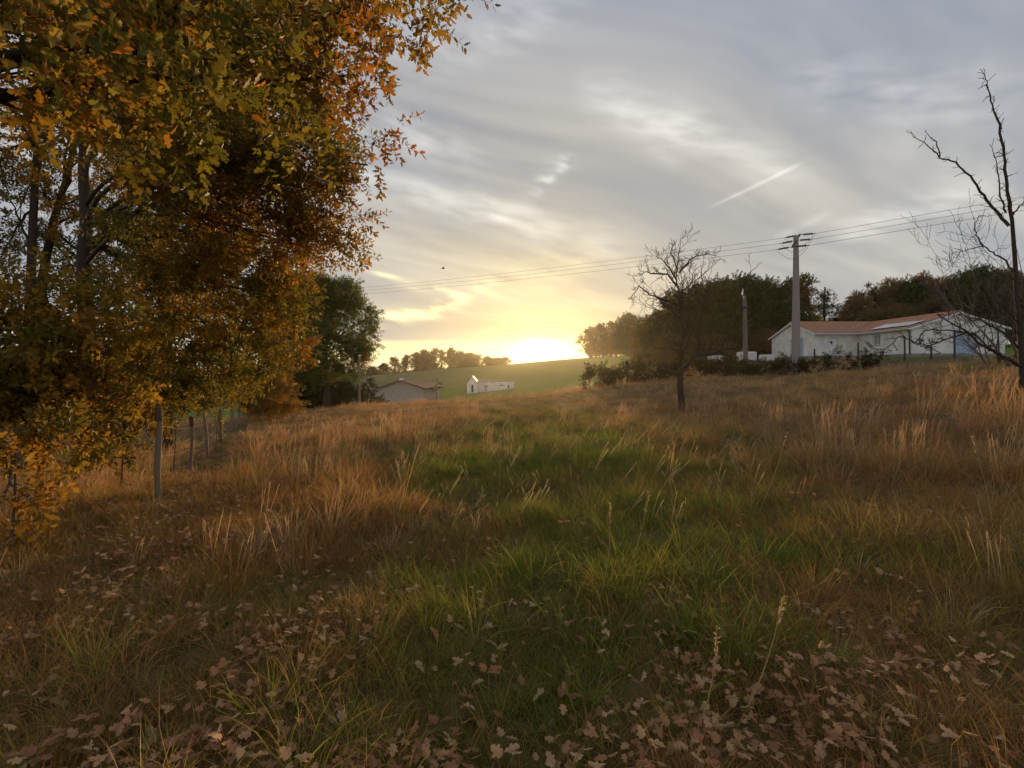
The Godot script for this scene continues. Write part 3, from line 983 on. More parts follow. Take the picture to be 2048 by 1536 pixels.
func tuft(blades: int, short: float, tall: float, spread: float, wide: float, droop: float, lean: float, tones: Array) -> ArrayMesh:
	var s := Shape.new(false)
	for k in blades:
		var a := rng.randf() * TAU
		var out := Vector3(cos(a), 0, sin(a))
		var p := out * spread * sqrt(rng.randf()) + Vector3(rng.randf_range(-0.02, 0.02), -0.03, rng.randf_range(-0.02, 0.02))
		var l := rng.randf_range(short, tall)
		var dir := (Vector3.UP + out * rng.randf_range(0.05, 0.5) + Vector3(lean, 0, 0) + any_dir() * 0.22).normalized()
		var w := wide * rng.randf_range(0.6, 1.25)
		var turn := rng.randf() * TAU
		var side := dir.cross(Vector3(cos(turn), 0.1, sin(turn))).normalized()
		var bend := droop * rng.randf_range(0.3, 1.5)
		var col: Color = jitter(pick(tones), 0.22)
		var seg := 4
		var prev_l := p - side * w * 0.5
		var prev_r := p + side * w * 0.5
		for q in seg:
			p += dir * l / seg
			dir = (dir + (out * 0.5 + Vector3(lean, -0.75, 0)) * bend / seg).normalized()
			var ww := w * (1.0 - pow((q + 1.0) / seg, 1.6))
			if q == seg - 1:
				s.flat(prev_l, prev_r, p, col)
			else:
				var nl := p - side * ww * 0.5
				var nr := p + side * ww * 0.5
				s.flat(prev_l, prev_r, nr, col)
				s.flat(prev_l, nr, nl, col)
				prev_l = nl
				prev_r = nr
	return s.mesh()

func plumes(stalks: int, tall: float, spread: float, lean: float, head: float, tones: Array, fluff: int) -> ArrayMesh:
	# tall flowering stalks with loose heads
	var s := Shape.new(false)
	for k in stalks:
		var a := rng.randf() * TAU
		var p := Vector3(cos(a), 0, sin(a)) * spread * sqrt(rng.randf()) + Vector3(0, -0.03, 0)
		var dir := (Vector3.UP + any_dir() * 0.2 + Vector3(lean, 0, 0)).normalized()
		var l := tall * rng.randf_range(0.65, 1.1)
		var col: Color = jitter(pick(tones), 0.2)
		var w := 0.0032
		var side := dir.cross(any_dir()).normalized()
		var seg := 4
		for q in seg:
			var np := p + dir * l / seg
			s.flat(p - side * w, p + side * w, np + side * w * 0.7, col)
			s.flat(p - side * w, np + side * w * 0.7, np - side * w * 0.7, col)
			p = np
			dir = (dir + Vector3(lean * 0.6, -0.06, 0) * 0.25 + any_dir() * 0.05).normalized()
		var pale := Color(col.r * 1.1, col.g * 1.08, col.b * 1.05)
		for q in fluff:
			var f := q / float(fluff)
			var at := p - dir * head * (1.0 - f)
			var o := (dir * 1.2 + any_dir() * 0.8).normalized()
			var sd := o.cross(any_dir()).normalized() * 0.003
			s.flat(at - sd, at + sd, at + o * head * rng.randf_range(0.2, 0.42) * (1.1 - f * 0.6), pale)
	return s.mesh()

func litter(count: int) -> ArrayMesh:
	var s := Shape.new(false)
	for k in count:
		var a := rng.randf() * TAU
		add_leaf(s, Vector3(rng.randf_range(-0.16, 0.16), rng.randf_range(0.0, 0.05), rng.randf_range(-0.16, 0.16)), Vector3(cos(a), rng.randf_range(-0.25, 0.25), sin(a)), (Vector3.UP + any_dir() * 0.6).normalized(), rng.randf_range(0.045, 0.085), rng.randf_range(0.028, 0.046), 3, rng.randf_range(-0.3, 0.5), rng.randf_range(-0.3, 0.5), Color.WHITE * rng.randf_range(0.7, 1.2))
	return s.mesh()

# ------------------------------------------------------------------ trees
func limb_path(a: Vector3, b: Vector3, sag: float, n: int, wander: float) -> Array:
	var pts := []
	for k in n + 1:
		var f := float(k) / n
		var p := a.lerp(b, f) + Vector3(0, sag * sin(PI * f), 0)
		if k > 0 and k < n:
			p += any_dir() * wander
		pts.append(p)
	return pts

func taper(n: int, r0: float, r1: float) -> Array:
	var out := []
	for k in n + 1:
		out.append(lerpf(r0, r1, pow(float(k) / n, 0.8)))
	return out

func crown_sprays(blobs: Array, per_m3: float, size: float, tones: Array, clump: float, base: Vector3) -> Array:
	# where the sprays of a crown sit: gathered in clumps inside each blob [centre, radii, density, tones?]
	var where := []
	var tint := []
	var hubs := []
	for b in blobs:
		var c: Vector3 = b[0]
		var r: Vector3 = b[1]
		var dens: float = b[2] if b.size() > 2 else 1.0
		var own: Array = b[3] if b.size() > 3 else tones
		var n := int(4.19 * r.x * r.y * r.z * per_m3 * dens) + 3
		var groups := maxi(3, n / 9)
		for g in groups:
			var o := any_dir() * pow(rng.randf(), 0.4)
			var hub := c + Vector3(o.x * r.x, o.y * r.y, o.z * r.z)
			hubs.append([hub, c])
			var mood: Color = pick(own)
			for k in n / groups + 1:
				var p := hub + any_dir() * clump * pow(rng.randf(), 0.6)
				var out := ((p - c).normalized() * 0.8 + any_dir() * 0.8 + Vector3(0, -0.15, 0)).normalized()
				var x := out.cross(any_dir()).normalized()
				var sc := size * rng.randf_range(0.75, 1.25)
				where.append(Transform3D(Basis(x * sc, out * sc, x.cross(out) * sc), p - base))
				tint.append(jitter(mood.lerp(pick(own), 0.45), 0.2))
	return [where, tint, hubs]

func leaf_tree(called: String, label: String, category: String, base: Vector3, trunk: Array, radius: float, blobs: Array, per_m3: float, size: float, tones: Array, clump: float, kinds: Array, bark: String, group := "", twigs := 0.35, leaf_mat := "leaf") -> Node3D:
	# TRUNK: points in the world from foot to top; limbs run from it to every blob
	var t := thing(called, label, category, base, 0.0, group)
	var s := Shape.new()
	var pts := []
	for p in trunk:
		pts.append(p - base)
	var rad := taper(pts.size() - 1, radius, radius * 0.45)
	rad[0] = radius * 1.25
	s.tube(pts, rad, 10, Color.WHITE, true, 0.06, rng)
	part("trunk", s.mesh(), mat[bark], t)
	var made := crown_sprays(blobs, per_m3, size, tones, clump, base)
	for b in blobs:
		var c: Vector3 = b[0] - base
		var lowest := pts.size() * 0.45
		var q0 := rng.randf_range(lowest, pts.size() - 1.01)
		var from: Vector3 = pts[int(q0)].lerp(pts[int(q0) + 1], q0 - int(q0))
		if c.y < from.y - 0.5:
			q0 = lowest * rng.randf_range(0.7, 1.2)
			from = pts[int(q0)].lerp(pts[int(q0) + 1], q0 - int(q0))
		var l := Shape.new()
		var path := limb_path(from, c, rng.randf_range(-0.04, 0.14) * from.distance_to(c), 6, 0.05 * from.distance_to(c) * 0.6)
		l.tube(path, taper(6, radius * 0.3, 0.014), 6, Color.WHITE, true, 0.05, rng)
		for h in made[2]:
			if h[1] == b[0] and rng.randf() < twigs:
				var hub: Vector3 = h[0] - base
				var start: Vector3 = path[3 + rng.randi() % 4]
				l.tube(limb_path(start, hub, -0.04, 3, 0.04), [0.014, 0.011, 0.008, 0.004], 4)
		part("limb", l.mesh(), mat[bark], t)
	var split := []
	for k in kinds:
		split.append([[], []])
	for i in made[0].size():
		var q: Array = split[i % kinds.size()]
		q[0].append(made[0][i])
		q[1].append(made[1][i])
	for k in kinds.size():
		if split[k][0].size():
			many("crown", shape[kinds[k]], mat[leaf_mat], split[k][0], split[k][1], t)
	return t

func far_tree(called: String, tall: float, wide: float, trunk_share: float, tones: Array, density: float, lumps: int, bark: String) -> Node3D:
	# one background tree standing at its own foot, not yet in the scene
	var t := Node3D.new()
	t.name = called
	var s := Shape.new()
	s.tube([Vector3(0, -0.8, 0), Vector3(0.1, tall * 0.3, 0.05), Vector3(0.0, tall * 0.7, 0)], [wide * 0.045 + 0.06, wide * 0.04 + 0.03, 0.05], 7)
	part("trunk", s.mesh(), mat[bark], t)
	var blobs := []
	for k in lumps:
		var f := (k + 0.5) / lumps
		var y := lerpf(trunk_share, 0.88, f) * tall
		var a := k * 2.4 + rng.randf()
		var girth := sin(PI * lerpf(0.22, 0.94, f)) * wide * 0.5
		var r := wide * rng.randf_range(0.13, 0.29)
		blobs.append([Vector3(cos(a) * girth * 0.62, y, sin(a) * girth * 0.62), Vector3(r, r * rng.randf_range(0.7, 1.0), r)])
	blobs.append([Vector3(0, tall * 0.88, 0), Vector3(wide * 0.2, tall * 0.1, wide * 0.2)])
	var l := Shape.new()
	for b in blobs:
		l.tube(limb_path(Vector3(0, tall * rng.randf_range(0.2, 0.5), 0), b[0], 0.2, 4, 0.12), taper(4, wide * 0.018 + 0.03, 0.02), 5)
	part("limb", l.mesh(), mat[bark], t)
	var made := crown_sprays(blobs, density, 1.0, tones, wide * 0.11, Vector3.ZERO)
	many("crown", shape["clump_far"], mat["leaf_far"], made[0], made[1], t)
	return t

func plant(proto: Node3D, called: String, label: String, category: String, at: Vector3, tall_scale: float, wide_scale: float, group: String):
	var o: Node3D = proto.duplicate()
	o.name = numbered(called)
	add_child(o)
	o.position = at
	o.rotation.y = rng.randf() * TAU
	o.scale = Vector3(wide_scale, tall_scale, wide_scale)
	tag(o, label, category, group)
	return o

func twig_out(s: Shape, from: Vector3, dir: Vector3, long: float, radius: float, level: int, up: float):
	# a crooked bare shoot with shorter shoots on it
	var n := 4
	var pts := [from]
	var rad := [radius]
	var p := from
	var d := dir.normalized()
	for k in n:
		p += d * long / n
		pts.append(p)
		rad.append(maxf(0.0055, radius * (1.0 - 0.8 * (k + 1.0) / n)))
		d = (d + any_dir() * 0.33 + Vector3(0, up, 0)).normalized()
	s.tube(pts, rad, 5 if radius > 0.015 else 4, Color.WHITE, false)
	if level <= 0:
		return
	var m := 3 + rng.randi() % 3
	for k in m:
		var q := 1 + rng.randi() % n
		var dd: Vector3 = ((pts[q] - pts[q - 1]).normalized() + any_dir() * 1.0 + Vector3(0, up, 0)).normalized()
		twig_out(s, pts[q], dd, long * rng.randf_range(0.3, 0.6), rad[q] * 0.7, level - 1, up)

func bare_branch(s: Shape, pts: Array, r0: float, r1: float, shoots: float, reach: float, level: int, up: float):
	# a drawn branch, its bends and spurs, and the shoots that leave it
	var fine := []
	var rad := []
	for k in pts.size() - 1:
		for q in 4:
			var f := q / 4.0
			var w := any_dir() * (0.018 if (k + q) > 0 else 0.0)
			fine.append(pts[k].lerp(pts[k + 1], f) + w)
	fine.append(pts[pts.size() - 1])
	for k in fine.size():
		rad.append(lerpf(r0, r1, float(k) / (fine.size() - 1)) * rng.randf_range(0.92, 1.1))
	s.tube(fine, rad, 7, Color.WHITE, false)
	for k in range(1, fine.size()):
		var n := int(shoots) + (1 if rng.randf() < shoots - int(shoots) else 0)
		for q in n:
			var d: Vector3 = ((fine[k] - fine[k - 1]).normalized() * 0.6 + any_dir() + Vector3(0, up, 0)).normalized()
			twig_out(s, fine[k], d, reach * rng.randf_range(0.25, 1.0), minf(rad[k] * 0.5, 0.012), level, up * 0.5)

func drawn(list: Array, depth: float, deep: float) -> Array:
	# bearings of a branch to points in the world; the branch wanders DEEP metres to the front or the back
	var out := []
	var off := rng.randf_range(-deep, deep)
	for k in list.size():
		out.append(spot(list[k][0], list[k][1], depth + off * k / maxf(1.0, list.size() - 1)))
	return out

func build_bare_trees():
	# the old fruit tree in the middle of the meadow
	var d := 16.0
	var foot := on_ground(1363, d)
	var t := thing("fruit_tree", "gnarled bare fruit tree with stout forked trunk in the open meadow", "tree", foot)
	var s := Shape.new()
	var tr := [foot - Vector3(0, 0.3, 0), spot(1363, 800, d), spot(1360, 775, d), spot(1361, 755, d), spot(1358, 742, d)]
	var low := []
	for p in tr:
		low.append(p - foot)
	s.tube(low, [0.13, 0.105, 0.097, 0.1, 0.1], 11, Color.WHITE, true, 0.09, rng)
	part("trunk", s.mesh(), mat["lichen_bark"], t)
	var list := [
		[[[1360, 745], [1364, 705], [1366, 640], [1358, 590], [1352, 555], [1357, 520], [1362, 480]], 0.048, 0.006, 1.6, 0.6, 1, 0.3, 0.2],
		[[[1360, 742], [1378, 726], [1390, 712], [1420, 708], [1450, 698], [1470, 696]], 0.08, 0.02, 0.9, 0.7, 1, 0.5, 0.6],
		[[[1356, 746], [1340, 742], [1322, 736]], 0.07, 0.02, 0.8, 0.5, 1, 0.6, 0.4],
		[[[1364, 637], [1348, 626], [1330, 612], [1318, 600]], 0.045, 0.012, 1.5, 0.5, 1, 0.1, 0.6],
		[[[1360, 610], [1325, 598], [1300, 590], [1278, 572], [1262, 596]], 0.035, 0.008, 1.5, 0.45, 1, 0.0, 0.7],
		[[[1354, 572], [1335, 549], [1305, 548], [1290, 543], [1279, 552]], 0.035, 0.008, 1.5, 0.45, 1, 0.25, 0.6],
		[[[1353, 560], [1338, 535], [1325, 520], [1311, 512]], 0.03, 0.008, 1.5, 0.5, 1, 0.3, 0.5],
		[[[1358, 545], [1372, 530], [1385, 515], [1410, 508], [1434, 512]], 0.03, 0.007, 1.5, 0.4, 1, 0.2, 0.6],
		[[[1355, 540], [1342, 505], [1346, 490]], 0.02, 0.007, 1.5, 0.35, 1, 0.3, 0.4],
		[[[1420, 708], [1424, 660], [1440, 620], [1462, 585]], 0.03, 0.006, 0.6, 0.5, 1, 0.4, 0.8],
		[[[1395, 711], [1400, 660], [1404, 610]], 0.025, 0.006, 0.6, 0.5, 1, 0.5, 0.6],
		[[[1440, 702], [1470, 640], [1500, 545], [1524, 524]], 0.025, 0.005, 0.5, 0.45, 1, 0.3, 0.5],
		[[[1366, 660], [1390, 630], [1404, 560], [1402, 545]], 0.028, 0.006, 0.6, 0.4, 1, 0.3, 0.5],
	]
	for b in list:
		var m := Shape.new()
		var pts := drawn(b[0], d, b[7])
		for k in pts.size():
			pts[k] -= foot
		bare_branch(m, pts, b[1], b[2], b[3], b[4], b[5], b[6])
		part("branch", m.mesh(), mat["lichen_bark"], t)
	for k in 28:
		# shoots all the way up the leader and along the low bough
		var m := Shape.new()
		var f := rng.randf()
		var from := spot(1364, lerpf(728.0, 560.0, f), d) - foot if k < 21 else spot(lerpf(1380.0, 1460.0, f), 711.0, d) - foot
		var a := rng.randf() * TAU
		twig_out(m, from, Vector3(cos(a), rng.randf_range(0.25, 0.9), sin(a)), rng.randf_range(0.9, 1.7), 0.02, 2, 0.12)
		part("branch", m.mesh(), mat["lichen_bark"], t)
	# the taller bare tree at the right, crooked low boughs reaching left
	d = 11.0
	foot = on_ground(2046, d)
	t = thing("spindly_tree", "tall spindly bare tree with knobbly upright leader and crooked low boughs", "tree", foot)
	s = Shape.new()
	low = []
	for p in [foot - Vector3(0, 0.3, 0), spot(2044, 740, d), spot(2041, 680, d), spot(2034, 600, d), spot(2030, 520, d), spot(2024, 440, d), spot(2018, 410, d)]:
		low.append(p - foot)
	s.tube(low, [0.072, 0.056, 0.05, 0.045, 0.041, 0.037, 0.032], 10, Color.WHITE, true, 0.1, rng)
	part("trunk", s.mesh(), mat["dark_bark"], t)
	list = [
		[[[2020, 420], [2012, 370], [2008, 310], [1998, 250], [1985, 210], [1975, 170], [1966, 145]], 0.034, 0.006, 2.8, 0.2, 0, 0.0, 0.1],
		[[[2018, 452], [1992, 420], [1968, 392], [1940, 352], [1910, 325], [1880, 315], [1850, 285], [1815, 264]], 0.033, 0.005, 1.3, 0.22, 0, 0.2, 0.6],
		[[[1880, 314], [1872, 285], [1850, 262]], 0.014, 0.005, 0.8, 0.12, 0, 0.0, 0.2],
		[[[2012, 425], [2000, 395], [1996, 340], [1984, 295]], 0.02, 0.005, 2.0, 0.22, 0, 0.2, 0.4],
		[[[2025, 545], [2012, 520], [1985, 505], [1965, 492], [1930, 500], [1910, 505]], 0.022, 0.005, 0.8, 0.2, 0, 0.1, 0.6],
		[[[1968, 494], [1952, 470], [1948, 450], [1958, 430]], 0.016, 0.005, 0.7, 0.12, 0, 0.1, 0.2],
		[[[2026, 430], [2040, 412], [2052, 400]], 0.02, 0.006, 0.8, 0.25, 0, 0.2, 0.3],
		[[[2030, 560], [2000, 548], [1985, 540]], 0.02, 0.006, 0.8, 0.25, 0, 0.1, 0.4],
		[[[2043, 732], [2010, 716], [1985, 700], [1960, 690], [1935, 664], [1905, 650], [1874, 628]], 0.042, 0.009, 1.3, 0.32, 1, 0.15, 0.9],
		[[[1985, 700], [1950, 668], [1910, 662], [1850, 660], [1828, 688], [1850, 694], [1880, 705]], 0.018, 0.007, 1.0, 0.26, 1, 0.1, 0.8],
		[[[1935, 664], [1890, 680], [1860, 692], [1836, 686], [1800, 672], [1770, 700], [1742, 698], [1730, 682]], 0.015, 0.006, 0.8, 0.2, 1, 0.1, 0.8],
		[[[2042, 700], [2015, 672], [1990, 655], [1960, 640], [1930, 642]], 0.03, 0.008, 1.4, 0.35, 1, 0.2, 0.9],
		[[[2038, 650], [2010, 620], [1985, 590]], 0.022, 0.007, 1.5, 0.4, 1, 0.3, 0.9],
	]
	for b in list:
		var m := Shape.new()
		var pts := drawn(b[0], d, b[7])
		for k in pts.size():
			pts[k] -= foot
		bare_branch(m, pts, b[1], b[2], b[3], b[4], b[5], b[6])
		part("branch", m.mesh(), mat["dark_bark"], t)
	# twiggy thickets behind it
	for q in [[2005.0, 19.0, 3.6, "dense grey-brown leafless thicket behind the spindly tree"], [2062.0, 16.0, 4.2, "tall leafless thicket at the meadow's upper edge"]]:
		var at := on_ground(q[0], q[1])
		var th := thing("thicket", q[3], "shrub", at)
		for k in 6:
			var m := Shape.new()
			var a := rng.randf() * TAU
			twig_out(m, Vector3(cos(a) * 0.4, -0.1, sin(a) * 0.4), Vector3(cos(a) * 0.5, 1.0, sin(a) * 0.5), q[2] * rng.randf_range(0.6, 1.0), 0.03, 3, 0.12)
			part("stem", m.mesh(), mat["grey_twig"], th)

func B(px: float, py: float, d: float, r: float, dens := 1.0, flat := 0.85, tones: Variant = null) -> Array:
	return [spot(px, py, d), Vector3(r, r * flat, r), dens] if tones == null else [spot(px, py, d), Vector3(r, r * flat, r), dens, tones]

func build_oaks():
	var gold := [Color(0.343, 0.169, 0.022), Color(0.278, 0.158, 0.022), Color(0.204, 0.137, 0.02), Color(0.376, 0.129, 0.02), Color(0.163, 0.123, 0.018)]
	var olive := [Color(0.221, 0.17, 0.02), Color(0.165, 0.14, 0.017), Color(0.294, 0.187, 0.022), Color(0.128, 0.119, 0.016)]
	var russet := [Color(0.414, 0.194, 0.022), Color(0.35, 0.2, 0.022), Color(0.267, 0.168, 0.02), Color(0.46, 0.252, 0.022)]
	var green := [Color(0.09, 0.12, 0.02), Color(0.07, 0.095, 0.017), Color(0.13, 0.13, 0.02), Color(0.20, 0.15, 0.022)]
	# the oak whose boughs hang over the viewer
	var foot := Vector3(-6.6, ground(-6.6, -2.4), -2.4)
	var t := leaf_tree("oak_tree", "golden autumn oak with large-leaved boughs hanging overhead, trunk out to the side", "tree", foot, [foot - Vector3(0, 0.3, 0), foot + Vector3(0.1, 1.4, -0.1), foot + Vector3(0.25, 2.8, -0.2), foot + Vector3(0.5, 4.2, -0.5)], 0.3,
		[B(230, 40, 3.2, 1.0, 1.0, 0.6, olive), B(40, 130, 3.4, 0.8, 1.0, 0.7), B(470, 20, 4.2, 1.0, 1.0, 0.7), B(640, 40, 5.2, 1.05, 1.0, 0.7, russet), B(770, 10, 5.8, 0.55, 0.7, 0.8, russet), B(715, 150, 6.2, 0.75, 0.8, 0.9), B(300, 190, 4.8, 0.8, 1.0, 0.7, olive), B(520, 150, 5.2, 0.9, 1.0, 0.8, olive), B(130, 250, 5.2, 0.55, 0.6, 0.5, russet), B(520, -160, 5.0, 0.9, 0.8), B(60, -90, 3.6, 0.8, 0.8), B(890, -30, 6.0, 0.35, 0.8)],
		52.0, 1.0, gold, 0.3, ["spray_a", "spray_b"], "dark_bark")
	# its nearest leaves, each its own
	for k in 200:
		var c: Vector3 = pick([spot(250, 90, 2.9), spot(280, 140, 2.6), spot(70, 160, 2.8), spot(420, 70, 3.4), spot(520, 100, 3.6), spot(60, 40, 2.7)])
		var o := any_dir()
		var p := c + Vector3(o.x * 0.75, o.y * 0.3, o.z * 0.5) * pow(rng.randf(), 0.5)
		var leaf := part("leaf", shape[pick(["leaf_a", "leaf_b", "leaf_c"])], mat[pick(["leaf_olive", "leaf_olive", "leaf_olive", "leaf_gold", "leaf_gold", "leaf_gold", "leaf_orange"])], t)
		var dn := (Vector3(0, -0.6, 0) + any_dir()).normalized()
		var x := dn.cross(any_dir()).normalized()
		leaf.transform = Transform3D(Basis(x, x.cross(dn), dn) * rng.randf_range(0.65, 1.1), p - foot)
	# the second oak, trunk seen through the gap
	foot = on_ground(172, 11.0)
	leaf_tree("oak_tree", "broad orange-gold oak behind the fence posts, forked dark trunk", "tree", foot, [foot - Vector3(0, 0.3, 0), spot(172, 640, 11.0), spot(168, 520, 11.0), spot(172, 440, 11.0), spot(166, 340, 11.2), spot(175, 200, 11.5)], 0.18,
		[B(420, 300, 8.6, 1.35), B(560, 250, 8.2, 1.05, 1.0, 0.9, olive), B(620, 380, 9.0, 0.95), B(500, 430, 9.4, 1.3, 1.0, 0.9, gold), B(610, 495, 9.4, 0.75, 1.0, 0.85, russet), B(370, 470, 10.0, 1.1, 0.9, 0.9, olive), B(300, 250, 9.5, 1.0, 0.9, 0.8, olive), B(690, 265, 8.4, 0.5, 0.8, 0.8, russet), B(700, 470, 9.6, 0.32, 0.8, 0.8, russet), B(660, 440, 9.5, 0.5, 0.8), B(430, 580, 10.3, 1.1, 1.0, 0.8, russet), B(540, 590, 10.6, 0.9, 1.0, 0.8, olive), B(470, 690, 11.0, 1.0, 0.9, 0.7, olive), B(560, 690, 11.6, 0.75, 0.8, 0.7, gold), B(320, 600, 10.0, 0.8, 0.8, 0.8, olive), B(250, 60, 11.0, 2.2, 0.5), B(450, -60, 10.5, 2.4, 0.5), B(300, -400, 12.0, 3.5, 0.3), B(735, 330, 8.5, 0.16, 1.0, 1.4)],
		70.0, 1.0, gold, 0.34, ["spray_a", "spray_b"], "dark_bark", "", 0.25)
	# slimmer oaks standing further in
	foot = on_ground(62, 13.0)
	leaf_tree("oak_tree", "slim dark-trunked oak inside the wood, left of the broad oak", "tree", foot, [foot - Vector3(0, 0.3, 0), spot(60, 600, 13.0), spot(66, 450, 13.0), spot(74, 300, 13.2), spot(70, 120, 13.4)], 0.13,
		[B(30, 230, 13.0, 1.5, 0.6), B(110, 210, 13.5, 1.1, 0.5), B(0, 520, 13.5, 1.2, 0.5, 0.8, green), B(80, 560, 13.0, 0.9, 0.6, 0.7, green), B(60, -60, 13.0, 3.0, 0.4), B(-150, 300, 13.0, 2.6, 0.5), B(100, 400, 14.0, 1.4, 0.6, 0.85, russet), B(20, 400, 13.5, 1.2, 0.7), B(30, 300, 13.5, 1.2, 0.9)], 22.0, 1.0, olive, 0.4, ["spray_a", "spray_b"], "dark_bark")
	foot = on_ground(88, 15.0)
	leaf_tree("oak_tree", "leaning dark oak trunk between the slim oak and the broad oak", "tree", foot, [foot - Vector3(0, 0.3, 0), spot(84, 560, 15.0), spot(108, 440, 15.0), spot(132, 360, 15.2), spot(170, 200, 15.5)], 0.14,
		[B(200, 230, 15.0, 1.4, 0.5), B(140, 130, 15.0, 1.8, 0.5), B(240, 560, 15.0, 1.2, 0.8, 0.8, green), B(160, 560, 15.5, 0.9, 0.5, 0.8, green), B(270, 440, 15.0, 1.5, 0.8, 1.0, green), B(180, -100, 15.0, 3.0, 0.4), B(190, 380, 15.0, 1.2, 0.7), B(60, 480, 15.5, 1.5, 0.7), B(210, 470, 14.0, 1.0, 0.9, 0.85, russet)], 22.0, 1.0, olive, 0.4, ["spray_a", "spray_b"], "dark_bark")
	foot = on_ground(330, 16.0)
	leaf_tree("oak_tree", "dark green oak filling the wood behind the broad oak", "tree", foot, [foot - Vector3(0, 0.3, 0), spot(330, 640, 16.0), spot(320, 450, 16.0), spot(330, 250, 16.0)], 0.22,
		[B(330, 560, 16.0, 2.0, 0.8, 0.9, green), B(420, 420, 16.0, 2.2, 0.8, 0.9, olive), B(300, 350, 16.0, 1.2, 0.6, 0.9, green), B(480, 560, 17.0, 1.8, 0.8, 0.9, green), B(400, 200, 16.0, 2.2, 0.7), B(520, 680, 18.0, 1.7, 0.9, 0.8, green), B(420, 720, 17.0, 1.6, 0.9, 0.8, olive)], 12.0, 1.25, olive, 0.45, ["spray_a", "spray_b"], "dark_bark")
	# shrubs of the hedgerow under them
	var rows := [
		["broad russet hazel shrub bulging over the fence end", 70.0, 6.4, [B(60, 690, 6.2, 0.85), B(150, 650, 6.6, 0.75), B(30, 800, 6.0, 0.7), B(120, 790, 6.2, 0.7), B(-60, 720, 5.8, 0.9), B(190, 760, 6.8, 0.6)], russet + olive],
		["low golden shrub trailing to the grass beside the near fence post", 20.0, 4.9, [B(15, 890, 4.6, 0.38), B(-40, 860, 4.6, 0.5), B(50, 950, 4.7, 0.26), B(10, 985, 4.7, 0.26), B(70, 1010, 4.8, 0.16)], gold],
		["olive-gold maple shrub between the near fence post and the wood", 240.0, 8.2, [B(230, 700, 8.0, 0.8), B(255, 780, 8.2, 0.7), B(200, 840, 7.8, 0.55), B(150, 880, 7.6, 0.5), B(245, 850, 8.4, 0.42)], gold + olive],
		["olive shrub hanging over the second fence post", 345.0, 10.6, [B(340, 700, 10.6, 0.95), B(385, 760, 11.0, 0.6), B(340, 790, 11.0, 0.55), B(290, 760, 10.4, 0.7)], olive],
		["yellow-green shrub behind the ivy-wrapped post", 430.0, 15.0, [B(420, 745, 15.0, 0.95), B(465, 765, 16.5, 0.8), B(395, 790, 15.0, 0.5)], olive + gold],
		["tawny bramble mound at the far end of the fence", 540.0, 27.0, [B(530, 800, 26.0, 1.1), B(560, 790, 28.0, 1.2), B(510, 770, 27.0, 1.3)], gold],
	]
	for r in rows:
		foot = on_ground(r[1], r[2])
		var small: bool = r[2] < 12.0
		leaf_tree("shrub", r[0], "shrub", foot, [foot - Vector3(0, 0.2, 0), foot + Vector3(0.05, 0.5, 0), foot + Vector3(0.1, 1.1, 0.05)], 0.016, r[3], 115.0 if small else 45.0, 0.85 if small else 1.15, r[4], 0.22 if small else 0.35, ["spray_c", "spray_a"], "grey_twig", "hedgerow shrubs along the field fence", 0.4)
	# the round green tree past the crest
	foot = on_ground(652, 38.0)
	leaf_tree("green_tree", "rounded dark green tree with a few gold leaves beyond the meadow's crest", "tree", foot, [foot - Vector3(0, 0.3, 0), foot + Vector3(0.1, 1.8, 0), foot + Vector3(0, 3.6, 0.1), foot + Vector3(0.1, 5.4, 0)], 0.26,
		[B(620, 590, 37.0, 1.9), B(680, 590, 37.0, 1.5), B(715, 625, 37.0, 1.05), B(660, 650, 37.0, 1.5, 0.7), B(590, 640, 38.0, 1.7), B(715, 690, 37.0, 1.1), B(670, 695, 37.0, 0.9, 0.7), B(610, 700, 37.0, 1.3, 0.8), B(738, 700, 37.0, 0.55), B(560, 700, 38.0, 1.5), B(640, 735, 37.0, 1.2), B(695, 735, 37.0, 1.0), B(590, 740, 38.0, 1.4), B(560, 640, 38.0, 1.4), B(730, 660, 37.0, 0.7), B(540, 590, 38.5, 1.5), B(735, 625, 37.0, 0.6), B(745, 680, 37.0, 0.5), B(715, 715, 36.5, 0.7, 0.8, 0.8, gold)],
		60.0, 1.35, [Color(0.09, 0.14, 0.022), Color(0.07, 0.115, 0.018), Color(0.12, 0.15, 0.022), Color(0.20, 0.16, 0.024)], 0.5, ["spray_c"], "dark_bark", "", 0.3)
	for q in [["dark round evergreen bush below the green tree", 610.0, 41.0, 2.1], ["dark low evergreen bush between the green tree and the wooden pole", 668.0, 42.0, 1.7], ["dark clipped evergreen bush just right of the wooden pole", 748.0, 52.0, 0.95], ["dark evergreen bush at the fence's far end", 570.0, 42.0, 2.2]]:
		foot = on_ground(q[1], q[2])
		var c := foot + Vector3(0, q[3] * 0.8, 0)
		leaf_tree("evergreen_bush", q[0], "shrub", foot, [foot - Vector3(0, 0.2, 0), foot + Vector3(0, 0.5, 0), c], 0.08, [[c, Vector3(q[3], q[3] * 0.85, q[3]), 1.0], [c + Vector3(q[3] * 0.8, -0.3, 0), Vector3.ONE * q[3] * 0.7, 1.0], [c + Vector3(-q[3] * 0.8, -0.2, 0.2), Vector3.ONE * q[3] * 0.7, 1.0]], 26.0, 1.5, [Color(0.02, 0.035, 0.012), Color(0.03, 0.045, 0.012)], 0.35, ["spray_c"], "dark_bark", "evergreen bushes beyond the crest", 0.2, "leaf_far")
	foot = on_ground(734, 54.0)
	var cone := []
	for k in 6:
		cone.append([foot + Vector3(0, 0.5 + k * 0.72, 0), Vector3(1.0 - k * 0.14, 0.6, 1.0 - k * 0.14), 1.0])
